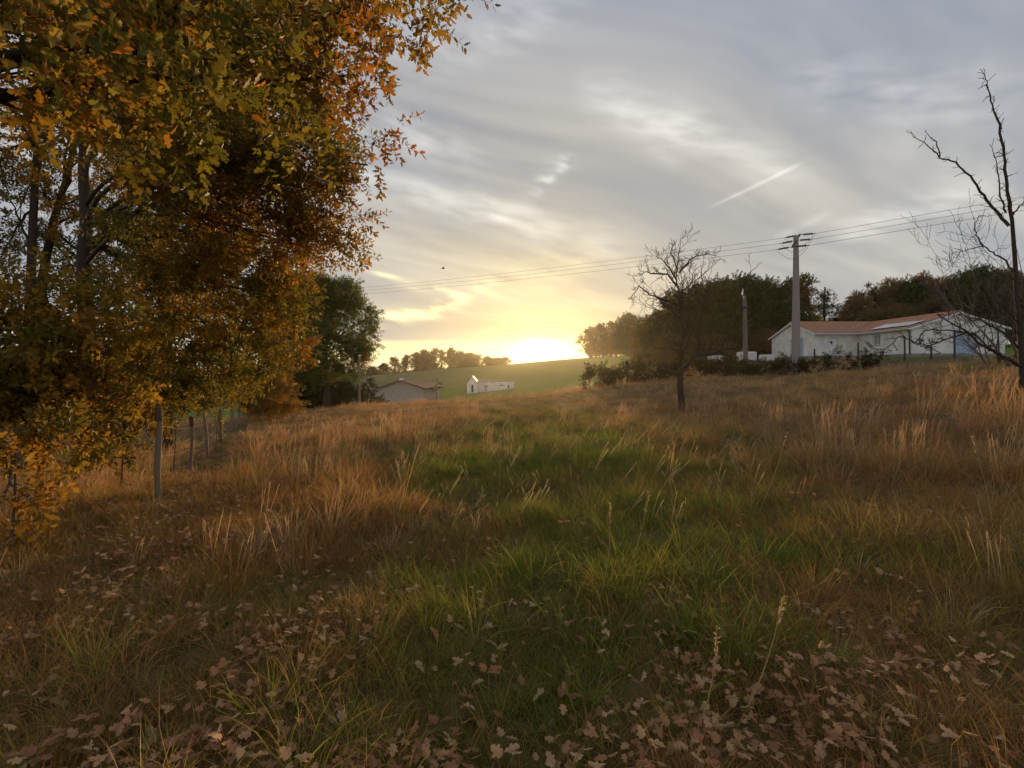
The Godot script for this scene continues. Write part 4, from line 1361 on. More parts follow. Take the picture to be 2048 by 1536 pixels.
	leaf_tree("cypress", "slim dark conical cypress behind the thin wooden pole", "tree", foot, [foot - Vector3(0, 0.2, 0), foot + Vector3(0, 2, 0), foot + Vector3(0, 4.3, 0)], 0.1, cone, 40.0, 1.2, [Color(0.018, 0.03, 0.012), Color(0.028, 0.04, 0.012)], 0.25, ["spray_c"], "dark_bark", "", 0.1, "leaf_far")

func build_far_trees():
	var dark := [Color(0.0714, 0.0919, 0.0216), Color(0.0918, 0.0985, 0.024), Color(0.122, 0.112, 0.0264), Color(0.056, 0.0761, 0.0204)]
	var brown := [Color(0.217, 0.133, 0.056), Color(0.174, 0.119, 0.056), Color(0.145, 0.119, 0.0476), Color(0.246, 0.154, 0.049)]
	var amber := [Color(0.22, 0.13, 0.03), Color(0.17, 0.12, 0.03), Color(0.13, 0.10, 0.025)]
	var pine := [Color(0.02, 0.032, 0.014), Color(0.028, 0.04, 0.015)]
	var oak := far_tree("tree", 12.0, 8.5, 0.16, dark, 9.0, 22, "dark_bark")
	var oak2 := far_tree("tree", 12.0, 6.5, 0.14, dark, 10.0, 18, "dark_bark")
	var wood := far_tree("tree", 12.0, 8.0, 0.14, brown, 8.0, 22, "grey_twig")
	var warm := far_tree("tree", 12.0, 6.0, 0.2, amber, 7.0, 15, "grey_twig")
	var thin := far_tree("tree", 12.0, 6.0, 0.25, brown, 2.4, 10, "grey_twig")
	var fir := far_tree("tree", 12.0, 4.0, 0.1, pine, 9.0, 10, "dark_bark")
	# [bearing, distance, top, width, kind, label]
	var groups := {
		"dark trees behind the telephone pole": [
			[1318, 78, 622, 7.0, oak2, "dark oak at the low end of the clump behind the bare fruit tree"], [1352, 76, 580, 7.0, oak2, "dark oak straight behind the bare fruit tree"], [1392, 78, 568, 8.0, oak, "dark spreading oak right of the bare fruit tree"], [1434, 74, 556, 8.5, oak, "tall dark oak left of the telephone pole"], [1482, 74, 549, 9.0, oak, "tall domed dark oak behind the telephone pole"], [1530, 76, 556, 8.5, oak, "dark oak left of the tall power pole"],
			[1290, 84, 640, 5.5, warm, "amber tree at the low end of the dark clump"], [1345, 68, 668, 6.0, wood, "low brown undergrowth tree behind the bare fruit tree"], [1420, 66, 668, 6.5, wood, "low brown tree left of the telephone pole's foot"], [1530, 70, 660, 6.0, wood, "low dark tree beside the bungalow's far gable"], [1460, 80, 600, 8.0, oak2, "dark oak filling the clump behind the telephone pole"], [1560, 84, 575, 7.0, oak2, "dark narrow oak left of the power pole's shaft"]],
		"trees behind the bungalow": [
			[1605, 90, 545, 6.0, warm, "amber-brown tree behind the tall power pole's shaft"], [1580, 92, 556, 6.0, oak2, "dark tree just left of the power pole's top"], [1622, 95, 628, 4.5, wood, "brown tree between the power pole and the cedar"], [1660, 98, 642, 7.0, wood, "low brown tree below the cedar"], [1702, 98, 606, 5.0, wood, "brown tree right of the cedar"], [1716, 96, 584, 6.5, wood, "rounded brown tree behind the bungalow's inner corner"], [1742, 96, 566, 3.6, fir, "dark pointed fir sticking out of the brown wood"], [1775, 98, 560, 8.0, wood, "brown tree behind the bungalow's window wall"], [1815, 98, 556, 8.0, oak, "dark tree behind the bungalow's solar panels"], [1848, 98, 548, 7.5, wood, "tall brown tree behind the solar panels' upper end"], [1885, 98, 556, 8.0, wood, "brown tree behind the bungalow's roof peak"], [1925, 95, 545, 7.0, oak2, "dark tree just past the bungalow's roof peak"], [1955, 84, 530, 7.5, oak, "dark crowned tree standing tallest beside the spindly tree"], [1998, 84, 540, 8.0, wood, "brown tree behind the leafless thicket"], [2045, 84, 548, 8.0, wood, "brown tree uphill of the leafless thicket"], [1740, 88, 620, 8.0, wood, "low brown tree just over the bungalow's valley roof"], [1800, 88, 610, 8.0, wood, "low brown tree over the solar panels"], [1865, 90, 600, 8.0, wood, "low brown tree over the roof's upper end"], [1706, 90, 632, 6.0, oak2, "low dark tree over the bungalow's far wing"], [2090, 84, 540, 8.0, wood, "brown tree past the upper end of the wood"]],
		"trees on the green hillside": [
			[1180, 235, 652, 11.0, warm, "amber tree standing nearest the setting sun on the green hill"], [1206, 235, 645, 10.0, warm, "amber-brown tree second from the sun on the green hill"], [1232, 232, 640, 11.0, warm, "tawny tree third from the sun on the green hill"], [1256, 225, 626, 12.0, oak, "dark tree fourth from the sun on the green hill"], [1284, 215, 628, 12.0, thin, "thin-leaved tree between the hill trees and the dark clump"], [1192, 240, 676, 10.0, wood, "low brown tree under the amber trees by the sun"], [1222, 240, 672, 10.0, wood, "low brown tree in the middle of the green hill's trees"], [1262, 232, 668, 12.0, wood, "low brown tree at the uphill end of the green hill's trees"]],
	}
	var names := {"dark trees behind the telephone pole": "dark_oak", "trees behind the bungalow": "wood_tree", "trees on the green hillside": "hill_tree"}
	for g in groups:
		for q in groups[g]:
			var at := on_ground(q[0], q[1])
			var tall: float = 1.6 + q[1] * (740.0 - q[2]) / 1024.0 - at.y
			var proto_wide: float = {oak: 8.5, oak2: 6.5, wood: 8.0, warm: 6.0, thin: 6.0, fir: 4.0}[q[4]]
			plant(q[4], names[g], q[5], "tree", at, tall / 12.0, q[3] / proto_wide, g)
	# the cedar
	var cf := on_ground(1648, 100.0)
	var top := 1.6 + 100.0 * 166.0 / 1024.0
	var layers := []
	for k in 8:
		var f := k / 7.0
		var y := lerpf(top - 0.6, cf.y + 6.0, f)
		for s in [-1.0, 1.0]:
			layers.append([Vector3(cf.x + s * rng.randf_range(0.6, 1.1) * (0.6 + 2.0 * f), y + rng.randf_range(-0.3, 0.3), cf.z + rng.randf_range(-1.0, 1.0)), Vector3(0.9 + 1.1 * f, 0.32, 0.9 + f), 1.0])
	leaf_tree("cedar", "dark layered cedar with flat open tiers behind the bungalow", "tree", cf, [cf - Vector3(0, 0.5, 0), cf + Vector3(0.1, 6, 0), cf + Vector3(0, 10, 0), Vector3(cf.x + 0.2, top, cf.z)], 0.3, layers, 26.0, 1.5, [Color(0.02, 0.03, 0.015), Color(0.03, 0.04, 0.018)], 0.45, ["spray_c"], "dark_bark", "", 0.3, "leaf_far")
	# the wood on the far ridge, seen past the valley houses
	var kinds := ["small dark tree of the far ridge wood beyond the valley houses", "tall dark tree standing above the far ridge wood"]
	var line := [[700, 340, 738], [722, 335, 737], [745, 330, 732], [768, 330, 726], [790, 318, 712], [812, 320, 708], [832, 316, 703], [850, 318, 700], [868, 316, 694], [884, 318, 698], [903, 314, 695], [920, 316, 702], [938, 318, 705], [956, 320, 708], [975, 322, 712], [993, 322, 715], [1010, 324, 719], [660, 345, 742], [640, 350, 744], [680, 330, 744]]
	for q in line:
		var at := on_ground(q[0], q[1])
		var tall: float = maxf(5.0, 1.6 + q[1] * (740.0 - q[2]) / 1024.0 - at.y)
		at.y -= 0.3 * tall
		plant(pick([oak, wood, oak2, warm]), "ridge_tree", kinds[1] if q[2] < 701 else kinds[0], "tree", at, tall * 1.3 / 12.0, rng.randf_range(1.0, 1.5) * lerpf(0.9, 1.3, clampf((tall - 5.0) / 10.0, 0.0, 1.0)), "wood on the far ridge")
	for q in [oak, oak2, wood, warm, thin, fir]:
		q.free()
	# the hedge in front of the bungalow's plot
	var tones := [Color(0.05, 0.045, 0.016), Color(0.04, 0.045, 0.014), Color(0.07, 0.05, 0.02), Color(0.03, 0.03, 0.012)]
	var hl := ["lowest straggly hedge bush on the side of the setting sun", "second hedge bush from the sunward end of the hedge", "third hedge bush from the sunward end of the hedge", "hedge bush just sunward of the bare fruit tree's trunk", "low brown-green hedge bush straight behind the bare fruit tree's trunk", "dark hedge bush under the fruit tree's long bough", "dark hedge bush beside the low white wrapped heap", "dark hedge bush just before the telephone pole", "dark hedge bush at the telephone pole's foot", "dark hedge bush just past the telephone pole", "dark hedge bush midway between the telephone pole and the power pole", "brown bramble bush on the downhill side of the power pole's foot", "brown bramble bush on the uphill side of the power pole's foot", "straggly weeds below the bungalow's far wing corner", "straggly weeds below the bungalow's plain white door"]
	var hx := [[1190, 36, 735, 1.0, 0], [1225, 35, 728, 0.9, 0], [1262, 34, 725, 1.0, 0], [1300, 34, 722, 1.0, 0], [1338, 34, 722, 0.95, 0], [1392, 34, 720, 1.0, 1], [1424, 34, 716, 1.0, 1], [1456, 33, 717, 0.95, 1], [1486, 33, 722, 0.9, 2], [1514, 33, 722, 0.9, 2], [1544, 33, 724, 0.8, 2], [1572, 31, 722, 0.7, 3], [1612, 31, 716, 0.8, 3], [1646, 33, 706, 0.7, 4], [1676, 33, 704, 0.7, 4]]
	for k in hx.size():
		var q: Array = hx[k]
		var at := on_ground(q[0], q[1])
		var top_y: float = 1.6 + q[1] * (740.0 - q[2]) / 1024.0
		var hh := maxf(1.15, top_y - at.y + 0.15)
		var c := at + Vector3(0, hh * 0.42, 0)
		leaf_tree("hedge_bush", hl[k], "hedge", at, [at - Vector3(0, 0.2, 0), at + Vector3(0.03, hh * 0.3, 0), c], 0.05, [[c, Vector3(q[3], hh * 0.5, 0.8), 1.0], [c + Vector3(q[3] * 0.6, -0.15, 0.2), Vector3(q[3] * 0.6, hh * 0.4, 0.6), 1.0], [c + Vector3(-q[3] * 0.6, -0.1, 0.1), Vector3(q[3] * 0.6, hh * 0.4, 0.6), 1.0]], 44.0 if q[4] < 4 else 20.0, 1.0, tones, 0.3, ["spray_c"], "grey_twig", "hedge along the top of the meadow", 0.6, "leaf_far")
	var bf := on_ground(1742, 33.0)
	leaf_tree("round_bush", "dark rounded bush standing in front of the bungalow's inner corner", "shrub", bf, [bf - Vector3(0, 0.2, 0), bf + Vector3(0, 0.4, 0), bf + Vector3(0, 0.8, 0)], 0.06, [[bf + Vector3(0, 0.75, 0), Vector3(0.95, 0.7, 0.9), 1.0], [bf + Vector3(0.7, 0.45, 0), Vector3(0.6, 0.5, 0.6), 1.0], [bf + Vector3(-0.7, 0.4, 0), Vector3(0.6, 0.5, 0.6), 1.0]], 42.0, 0.95, [Color(0.035, 0.03, 0.014), Color(0.045, 0.04, 0.016), Color(0.05, 0.035, 0.018)], 0.25, ["spray_c"], "grey_twig", "", 0.3, "leaf_far")
	# the sapling by the cottage
	var sf := on_ground(873, 90.0)
	leaf_tree("sapling", "thin dark sapling on the green field beside the cottage", "tree", sf, [sf - Vector3(0, 0.3, 0), sf + Vector3(0, 1.4, 0), sf + Vector3(0, 3.0, 0)], 0.08, [[sf + Vector3(0, 3.2, 0), Vector3(0.55, 1.1, 0.55), 1.0]], 20.0, 1.6, [Color(0.04, 0.05, 0.02)], 0.35, ["spray_c"], "dark_bark", "", 0.3, "leaf_far")

# ------------------------------------------------------------------ the meadow
const LUSH := [[0.25, -3.5, 0.95, 1.0], [-0.1, -2.6, 0.8, 0.9], [1.7, -6.0, 1.5, 1.0], [2.4, -9.6, 2.2, 0.9], [-0.2, -11.0, 2.4, 0.9], [-0.4, -7.0, 1.5, 0.9], [0.8, -8.5, 1.6, 0.9], [1.7, -3.9, 0.75, 0.6], [-1.5, -3.8, 0.45, 0.8], [-2.6, -4.0, 0.3, 0.7], [0.6, -4.6, 0.9, 0.9], [13.0, -27.0, 3.0, 0.8], [16.0, -16.0, 3.0, 0.6], [4.6, -8.4, 1.2, 0.6], [2.6, -2.6, 0.5, 0.5], [2.0, -15.0, 3.0, 0.5], [22.0, -24.0, 5.0, 0.6], [-6.5, -12.0, 1.6, 0.5], [0.4, -14.0, 2.2, 0.85], [0.9, -18.5, 2.4, 0.75], [1.3, -24.0, 2.8, 0.7], [-1.2, -9.0, 1.2, 0.6]]

func lush(x: float, z: float) -> float:
	var g := 0.0
	for q in LUSH:
		var a: float = (x - q[0]) / q[2]
		var b: float = (z - q[1]) / q[2]
		g += q[3] * exp(-(a * a + b * b))
	return clampf(g * 0.95 + patches.get_noise_2d(x * 2.2, z * 2.2) * 0.7 - 0.06, 0.0, 1.0)

func drift(x: float, z: float) -> float:
	# where the wind has gathered fallen leaves: in patches, thickest close to the viewer
	var n := patches.get_noise_2d(x * 2.6 + 9.0, z * 2.6 - 4.0)
	return clampf(smoothstep(-0.45, 0.2, n) * lerpf(1.0, 0.22, smoothstep(2.6, 5.5, sqrt(x * x + z * z))), 0.04, 1.0)

func build_meadow():
	var bins := {}
	for k in ["green_a", "green_b", "dry_a", "dry_b", "matted", "plume_a", "plume_b", "seed", "straw", "litter"]:
		bins[k] = [[], []]
	var greens := [Color(0.138, 0.209, 0.0192), Color(0.175, 0.236, 0.024), Color(0.25, 0.27, 0.036), Color(0.112, 0.169, 0.0216)]
	var drys := [Color(0.499, 0.252, 0.0632), Color(0.428, 0.207, 0.0496), Color(0.558, 0.316, 0.0988), Color(0.368, 0.218, 0.0451), Color(0.499, 0.186, 0.0541)]
	var ochres := [Color(0.408, 0.285, 0.066), Color(0.324, 0.25, 0.055), Color(0.504, 0.344, 0.099)]
	var mats := [Color(0.37, 0.202, 0.0605), Color(0.29, 0.176, 0.0495), Color(0.422, 0.234, 0.0715)]
	var pinks := [Color(0.506, 0.324, 0.176), Color(0.46, 0.282, 0.143), Color(0.552, 0.372, 0.198), Color(0.483, 0.264, 0.143)]
	var browns := [Color(0.33, 0.149, 0.065), Color(0.396, 0.209, 0.095), Color(0.253, 0.121, 0.055), Color(0.462, 0.275, 0.13)]
	var add := func(key: String, x: float, z: float, size: float, tone: Color, lift := 0.0, tilt := 0.12):
		var high := minf(size, 1.15) * lerpf(1.0, 0.5, smoothstep(8.0, 24.0, sqrt(x * x + z * z)))
		var b := Basis(Vector3.UP, rng.randf() * TAU) if not (key.begins_with("plume") or key == "seed") else Basis(Vector3.UP, rng.randf_range(-2.2, 2.2))
		b = Basis(Vector3(rng.randf_range(-1, 1), 0, rng.randf_range(-1, 1)).normalized(), rng.randf() * tilt) * b
		bins[key][0].append(Transform3D(b.scaled(Vector3(size, high * rng.randf_range(0.8, 1.2), size)), Vector3(x, ground(x, z) + lift, z)))
		bins[key][1].append(jitter(tone, 0.18))
	# rings of ground, thinner with distance
	var rings := [[0.9, 3.2, 125.0, 1.0, 1.0], [3.2, 6.0, 90.0, 1.0, 0.92], [6.0, 11.0, 52.0, 1.1, 0.85], [11.0, 20.0, 24.0, 1.3, 0.85], [20.0, 36.0, 11.0, 1.6, 0.85], [36.0, 62.0, 4.5, 2.0, 0.85]]
	for r in rings:
		var half := deg_to_rad(64.0 if r[0] < 6.0 else 56.0)
		var area: float = half * (r[1] * r[1] - r[0] * r[0])
		for k in int(area * r[2]):
			var d := sqrt(lerpf(r[0] * r[0], r[1] * r[1], rng.randf()))
			var a := rng.randf_range(-half, half)
			var x := d * sin(a)
			var z := -d * cos(a)
			if d > 40.0 and x > 0.75 * -z - 3.0 and x > 22.0:
				continue
			if d < 2.8 and rng.randf() < 0.35 * drift(x, z):
				continue
			var g := lush(x, z)
			var n1 := patches.get_noise_2d(x * 1.5 + 31.0, z * 1.5)
			var n2 := patches.get_noise_2d(x * 0.6 - 17.0, z * 0.6)
			var size: float = r[3] * rng.randf_range(0.75, 1.25) * lerpf(0.62, 1.12, smoothstep(-0.35, 0.35, n1))
			# dry stems run redder uphill and in patches, more olive towards the wood
			var rust := clampf(0.62 + absf(x) * 0.06 + n2 * 1.1, 0.0, 1.0)
			var hay: Color = pick(drys).lerp(pick(ochres), 1.0 - rust)
			if rng.randf() < 0.09:
				hay = Color(0.62, 0.46, 0.25)
			elif rng.randf() < 0.25:
				hay = pick([Color(0.24, 0.11, 0.05), Color(0.30, 0.13, 0.06), Color(0.20, 0.12, 0.05)])
			# trodden along the fence
			var beside := absf(x + 4.5 - 0.5 * (z + 6.5))
			if z < -3.0:
				size *= lerpf(0.5, 1.0, smoothstep(0.3, 1.2, beside))
			var roll := rng.randf()
			if roll < g * 0.74:
				add.call("green_a" if rng.randf() < 0.55 else "green_b", x, z, size * 0.95, pick(greens).lerp(hay, clampf(0.15 + n2 * 0.8, 0.0, 0.5)))
				continue
			roll = rng.randf()
			var tall := maxf(smoothstep(-0.1, 0.3, n2), smoothstep(1.0, 2.6, absf(x) - 0.12 * d) * smoothstep(2.3, 3.6, d) * 0.6) * (1.0 - g)
			if d < 8.0:
				if roll < lerpf(0.30, 0.14, tall):
					add.call("matted", x, z, size, pick(mats))
				elif roll < lerpf(0.62, 0.72, tall):
					add.call("dry_a" if rng.randf() < (0.4 if d > 4.0 else 0.2) else "dry_b", x, z, size * lerpf(0.5, 0.95, tall) * lerpf(0.75, 1.0, smoothstep(2.5, 4.2, d)), hay)
				elif roll < 0.78:
					add.call("green_b", x, z, size * 0.7, pick(greens).lerp(hay, 0.35))
				elif roll < 0.78 + 0.06 * tall and d > 4.5:
					add.call("plume_b", x, z, size * 0.8, pick(pinks))
				elif roll > 0.91:
					add.call("straw", x, z, size * 0.85, hay.lerp(pick(mats), 0.4), 0.06, 1.6)
			else:
				if roll < 0.12:
					add.call("green_b", x, z, size, pick(greens).lerp(hay, 0.4))
				elif roll < 0.34:
					add.call("dry_a", x, z, size * lerpf(0.7, 1.0, tall), hay)
				elif roll < 0.66:
					add.call("dry_b", x, z, size, hay.lerp(pick(pinks), 0.5))
				elif roll < 0.74:
					add.call("straw", x, z, size, hay, 0.1, 1.4)
				elif roll < 0.74 + 0.15 * (0.2 + 0.8 * tall):
					add.call("plume_a" if rng.randf() < 0.75 else "plume_b", x, z, size * lerpf(0.5, 0.78, tall), pick(pinks))
	# the felt of dead grass that covers the soil everywhere
	for k in 5200:
		var d := sqrt(lerpf(0.8, 100.0, rng.randf()))
		var a := rng.randf_range(-1.1, 1.1)
		var x := d * sin(a)
		var z := -d * cos(a)
		add.call("matted", x, z, rng.randf_range(0.7, 1.1), pick(mats).lerp(pick(greens), lush(x, z) * 0.7), -0.02)
	# pale seed heads that stand in the green, leaning with the wind
	for k in 330:
		var d := rng.randf_range(5.0, 16.0)
		var a := rng.randf_range(-0.25, 0.45)
		add.call("seed", d * sin(a), -d * cos(a), rng.randf_range(0.5, 0.95), Color(0.6, 0.48, 0.24))
	# fallen oak leaves: thick near the viewer, under the boughs
	for k in 4300:
		var d := 1.0 + 6.5 * pow(rng.randf(), 1.7)
		var a := rng.randf_range(-1.05, 1.0)
		var x := d * sin(a)
		var z := -d * cos(a)
		if rng.randf() < lush(x, z) * 0.75 or rng.randf() > drift(x, z):
			continue
		add.call("litter", x, z, rng.randf_range(0.7, 1.15), pick(browns), rng.randf_range(0.02, 0.09), 0.5)
	for k in 900:
		var d := rng.randf_range(4.0, 13.0)
		var a := rng.randf_range(-0.95, -0.35)
		add.call("litter", d * sin(a), -d * cos(a), rng.randf_range(0.7, 1.1), pick(browns), rng.randf_range(0.03, 0.1), 0.6)
	var about := {"green_a": ["green_grass", "soft green grass growing in patches through the middle of the meadow", "grass"], "green_b": ["coarse_grass", "coarse arching green grass scattered through the meadow", "grass"], "dry_a": ["dry_grass", "tan dry grass covering most of the meadow", "grass"], "dry_b": ["drooping_dry_grass", "drooping brown dry grass covering the meadow", "grass"], "matted": ["matted_thatch", "dark brown matted dead grass close to the soil", "grass"], "plume_a": ["plume_grass", "tall pinkish-tan feathery grass across the middle distance", "grass"], "plume_b": ["seeding_grass", "tall pale seeding grass stalks in the meadow", "grass"], "seed": ["seed_heads", "pale seed heads leaning over the green middle of the meadow", "grass"], "straw": ["fallen_straw", "pale bent straw lying across the grass", "straw"], "litter": ["leaf_litter", "brown oak leaf litter strewn through the near grass", "leaves"]}
	for k in bins:
		var o := many(about[k][0], shape[k], mat["grass"] if k != "litter" else mat["dead_leaf"], bins[k][0], bins[k][1], self)
		tag(o, about[k][1], about[k][2], "", "stuff")
	# the largest fallen leaves, one by one
	var looks := [["leaf_a", "dead_pale", "pale tan oak leaf lying flat on the near grass"], ["leaf_b", "dead_rust", "rust-brown oak leaf lying on the near grass"], ["leaf_c", "dead_brown", "curled dull brown oak leaf lying on the near grass"], ["leaf_b", "dead_pink", "pinkish-brown oak leaf with upturned edges on the near grass"], ["leaf_c", "dead_straw", "curled straw-coloured oak leaf on the near grass"]]
	for k in 330:
		var d := 1.75 + 2.6 * pow(rng.randf(), 1.5)
		var a := rng.randf_range(-0.66, 0.74)
		var x := d * sin(a)
		var z := -d * cos(a)
		if rng.randf() > drift(x, z) + 0.1:
			continue
		var q: Array = looks[k % looks.size()]
		var o := single("fallen_leaf", shape[q[0]], mat[q[1]], q[2], "leaf", Vector3(x, ground(x, z) + rng.randf_range(0.02, 0.09), z), q[2])
		o.basis = Basis(Vector3(rng.randf_range(-1, 1), 0, rng.randf_range(-1, 1)).normalized(), rng.randf_range(0.0, 1.0)) * Basis(Vector3.UP, rng.randf() * TAU) * rng.randf_range(0.45, 0.85)
	# a few stout seed stalks that stand out
	var stalks := [[1192, 1180, 3.4, 0.42, 0.12, "pale seed stalk standing in the green patch"], [1235, 1150, 3.6, 0.4, 0.3, "slanting grass stalk beside the pale seed stalk in the green patch"], [1990, 1090, 4.2, 0.62, -0.22, "tall bent stalk with pale drooping head above the tan grass"], [1462, 1440, 2.3, 0.34, 0.35, "stout straw-coloured seed head leaning over the leaf litter"], [1375, 1490, 2.2, 0.25, 0.25, "short straw-coloured seed head low in the leaf litter"], [1690, 985, 6.4, 0.75, 0.25, "tall leaning golden stalk in the tan grass"], [1510, 1040, 5.4, 0.6, 0.3, "reddish leaning grass stalk at the edge of the green patch"]]
	for q in stalks:
		var at := on_ground(q[0], q[2])
		var t := thing("seed_stalk", q[5], "grass stalk", at)
		var s := Shape.new()
		var pts := []
		var rad := []
		for k in 7:
			var f := k / 6.0
			pts.append(Vector3(q[4] * f * q[3] * 1.6 + 0.03 * sin(f * 3.0), -0.05 + (q[3] + 0.25) * f, 0.05 * f))
			rad.append(lerpf(0.0035, 0.002, f))
		s.tube(pts, rad, 5)
		part("stem", s.mesh(), mat["straw_stem"], t)
		var hsh := Shape.new(false)
		var tip: Vector3 = pts[6]
		var dir: Vector3 = (pts[6] - pts[5]).normalized()
		for k in 44:
			var f := rng.randf()
			var p := tip + dir * (f - 0.5) * 0.15
			var o := (dir + any_dir() * 0.8).normalized()
			simple_leaf(hsh, p, o, any_up(), rng.randf_range(0.015, 0.028), 0.006, Color.WHITE * rng.randf_range(0.8, 1.15))
		part("seed_head", hsh.mesh(), mat["straw_head"], t)

func build_materials():
	mat["glass"] = null
	var mottled := noise_tex(512, 0.012, 21, Color(0.86, 0.85, 0.83), Color(1, 1, 1))
	var streaky := noise_tex(512, 0.05, 22, Color(0.72, 0.7, 0.68), Color(1, 1, 1), 5)
	var rough := noise_tex(512, 0.06, 23, Color.BLACK, Color.WHITE, 5)
	paint("render", lin(0.84, 0.79, 0.74), 0.9, mottled, 0.12)
	paint("pink_render", lin(0.42, 0.36, 0.33), 0.9, mottled, 0.3)
	paint("white_paint", lin(0.75, 0.75, 0.74), 0.55)
	paint("concrete", lin(0.33, 0.32, 0.30), 0.9, streaky, 0.5, rough, 0.5)
	paint("pole_concrete", lin(0.43, 0.37, 0.355), 0.9, streaky, 0.7, rough, 0.4)
	var tiles := paint("tiles", lin(0.74, 0.38, 0.23), 0.85, noise_tex(512, 0.03, 25, Color(0.68, 0.66, 0.62), Color(1, 1, 1), 5), 0.6)
	tiles.vertex_color_use_as_albedo = true
	paint("brown_tiles", lin(0.16, 0.10, 0.075), 0.85, streaky, 0.5)
	paint("grey_tiles", lin(0.22, 0.19, 0.16), 0.85, streaky, 0.4)
	paint("slate", lin(0.06, 0.06, 0.065), 0.6)
	paint("zinc", lin(0.55, 0.55, 0.54), 0.4).metallic = 0.4
	paint("dark_metal", lin(0.06, 0.05, 0.05), 0.6)
	paint("insulator", lin(0.10, 0.07, 0.06), 0.25)
	paint("wire", lin(0.12, 0.115, 0.11), 0.5)
	paint("blue_door", lin(0.42, 0.50, 0.64), 0.6, mottled, 0.5)
	paint("solar", lin(0.05, 0.055, 0.07), 0.12).metallic_specular = 0.9
	var glass := paint("glass", Color(0.9, 0.93, 0.95, 0.15), 0.03)
	glass.transparency = BaseMaterial3D.TRANSPARENCY_ALPHA
	glass.metallic_specular = 0.5
	paint("white_wrap", lin(0.7, 0.68, 0.65), 0.5, mottled, 1.0)
	paint("old_wood", lin(0.20, 0.13, 0.08), 0.9, streaky, 4.0, rough, 0.6)
	paint("pale_wood", lin(0.34, 0.26, 0.18), 0.9, streaky, 3.0, rough, 0.5)
	paint("grey_wood", lin(0.25, 0.22, 0.19), 0.9, streaky, 3.0, rough, 0.5)
	paint("dark_wood", lin(0.06, 0.045, 0.035), 0.9)
	paint("dark_bark", lin(0.10, 0.075, 0.06), 0.95, streaky, 3.0, rough, 1.2)
	paint("lichen_bark", lin(0.17, 0.13, 0.10), 0.95, noise_tex(512, 0.04, 27, Color(0.45, 0.42, 0.38), Color(1, 1, 0.92), 4), 3.0, rough, 1.2)
	paint("grey_twig", lin(0.13, 0.10, 0.085), 0.95)
	leafy("leaf", 1.0)
	leafy("leaf_far", 0.6, 0.9).metallic_specular = 0.1
	leafy("grass", 0.9, 0.6)
	leafy("dead_leaf", 0.35, 0.75)
	for q in [["leaf_olive", 0.21, 0.18, 0.02], ["leaf_gold", 0.33, 0.20, 0.025], ["leaf_orange", 0.5, 0.19, 0.02]]:
		leafy(q[0], 1.0).albedo_color = lin(q[1], q[2], q[3])
	for q in [["dead_pale", 0.48, 0.29, 0.14], ["dead_rust", 0.36, 0.15, 0.07], ["dead_brown", 0.29, 0.155, 0.08], ["dead_pink", 0.42, 0.22, 0.11], ["dead_straw", 0.50, 0.34, 0.17]]:
		leafy(q[0], 0.3, 0.75).albedo_color = lin(q[1], q[2], q[3])
	leafy("straw_stem", 0.2).albedo_color = lin(0.42, 0.27, 0.12)
	leafy("straw_head", 0.4).albedo_color = lin(0.55, 0.38, 0.18)

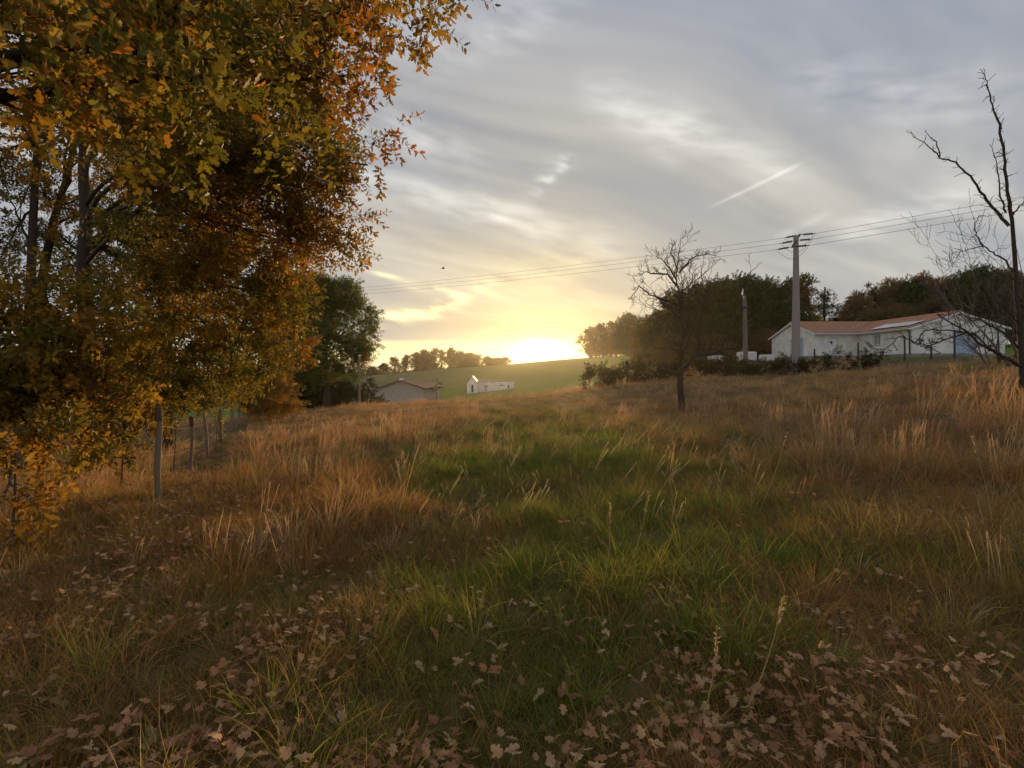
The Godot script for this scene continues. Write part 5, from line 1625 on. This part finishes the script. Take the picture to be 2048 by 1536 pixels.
func build_shapes():
	var w := [Color.WHITE]
	shape["spray_a"] = spray(14, 0.34, 0.088, 3)
	shape["spray_b"] = spray(17, 0.42, 0.08, 3)
	shape["spray_c"] = spray(18, 0.36, 0.08, 0)
	shape["clump_far"] = spray(22, 0.7, 0.2, 0)
	var s := Shape.new(false)
	simple_leaf(s, Vector3.ZERO, Vector3(0, 0, 1), Vector3.UP, 0.11, 0.1, Color.WHITE)
	shape["leaf_small"] = s.mesh()
	for q in [["leaf_a", 4, 0.105, 0.064, 0.2, 0.12], ["leaf_b", 4, 0.11, 0.06, 0.5, 0.35], ["leaf_c", 3, 0.09, 0.055, 0.9, 0.7]]:
		s = Shape.new(false)
		add_leaf(s, Vector3(0, 0, -q[2] / 2), Vector3(0, 0, 1), Vector3.UP, q[2], q[3], q[1], q[4], q[5], Color.WHITE)
		s.flat(Vector3(0.002, 0, -q[2] / 2), Vector3(-0.002, 0, -q[2] / 2), Vector3(0.004, 0.004, -q[2] / 2 - 0.022), Color.WHITE)
		shape[q[0]] = s.mesh()
	shape["green_a"] = tuft(34, 0.10, 0.26, 0.10, 0.0050, 0.9, 0.05, w)
	shape["green_b"] = tuft(20, 0.18, 0.40, 0.06, 0.0060, 1.5, 0.08, w)
	shape["dry_a"] = tuft(26, 0.22, 0.55, 0.10, 0.0042, 0.7, 0.14, w)
	shape["dry_b"] = tuft(24, 0.25, 0.55, 0.12, 0.0045, 1.7, 0.1, w)
	shape["matted"] = tuft(34, 0.12, 0.32, 0.16, 0.0050, 3.0, 0.0, w)
	shape["plume_a"] = plumes(9, 0.75, 0.16, 0.14, 0.22, w, 16)
	shape["plume_b"] = plumes(5, 0.7, 0.10, 0.2, 0.10, w, 14)
	shape["seed"] = plumes(2, 0.62, 0.06, 0.35, 0.09, w, 12)
	shape["straw"] = tuft(4, 0.25, 0.5, 0.05, 0.0032, 0.8, 0.0, w)
	shape["litter"] = litter(4)

func _ready():
	rng.seed = 20231112
	bumps.seed = 3
	bumps.frequency = 0.28
	bumps.fractal_octaves = 3
	patches.seed = 8
	patches.frequency = 0.3
	patches.fractal_octaves = 3
	# camera: level, a wide lens, the horizon a little above the middle of the picture
	var cam := Camera3D.new()
	cam.name = "camera"
	cam.projection = Camera3D.PROJECTION_FRUSTUM
	cam.near = 0.05
	cam.far = 6000.0
	cam.size = 0.05 * 1.5
	cam.frustum_offset = Vector2(0, -0.05 * 28.0 / 1024.0)
	cam.position = Vector3(0, EYE, 0)
	add_child(cam)
	cam.current = true
	# sky
	var we := WorldEnvironment.new()
	we.name = "world"
	var env := Environment.new()
	env.background_mode = Environment.BG_SKY
	env.sky = Sky.new()
	var pano := PanoramaSkyMaterial.new()
	pano.panorama = sky_picture(SKY_WIDTH)
	env.sky.sky_material = pano
	env.tonemap_mode = Environment.TONE_MAPPER_LINEAR
	env.tonemap_exposure = 1.78
	env.sdfgi_enabled = true
	env.ssao_enabled = true
	env.ssil_enabled = true
	env.volumetric_fog_enabled = true
	env.volumetric_fog_density = 0.00014
	env.volumetric_fog_albedo = Color(1.0, 0.97, 0.93)
	env.volumetric_fog_anisotropy = 0.78
	we.environment = env
	add_child(we)
	# the sun, almost down, just over the far ridge
	var sun := DirectionalLight3D.new()
	sun.name = "sun"
	sun.light_energy = 1.05
	sun.light_color = Color(1.0, 0.82, 0.55)
	sun.light_angular_distance = 0.6
	sun.shadow_enabled = true
	sun.rotation_degrees = Vector3(-2.4, 180.0 - 3.3, 0)
	add_child(sun)
	build_materials()
	build_shapes()
	build_ground()
	build_white_house()
	build_far_houses()
	build_poles()
	build_fence()
	build_far_trees()
	build_oaks()
	build_bare_trees()
	build_meadow()
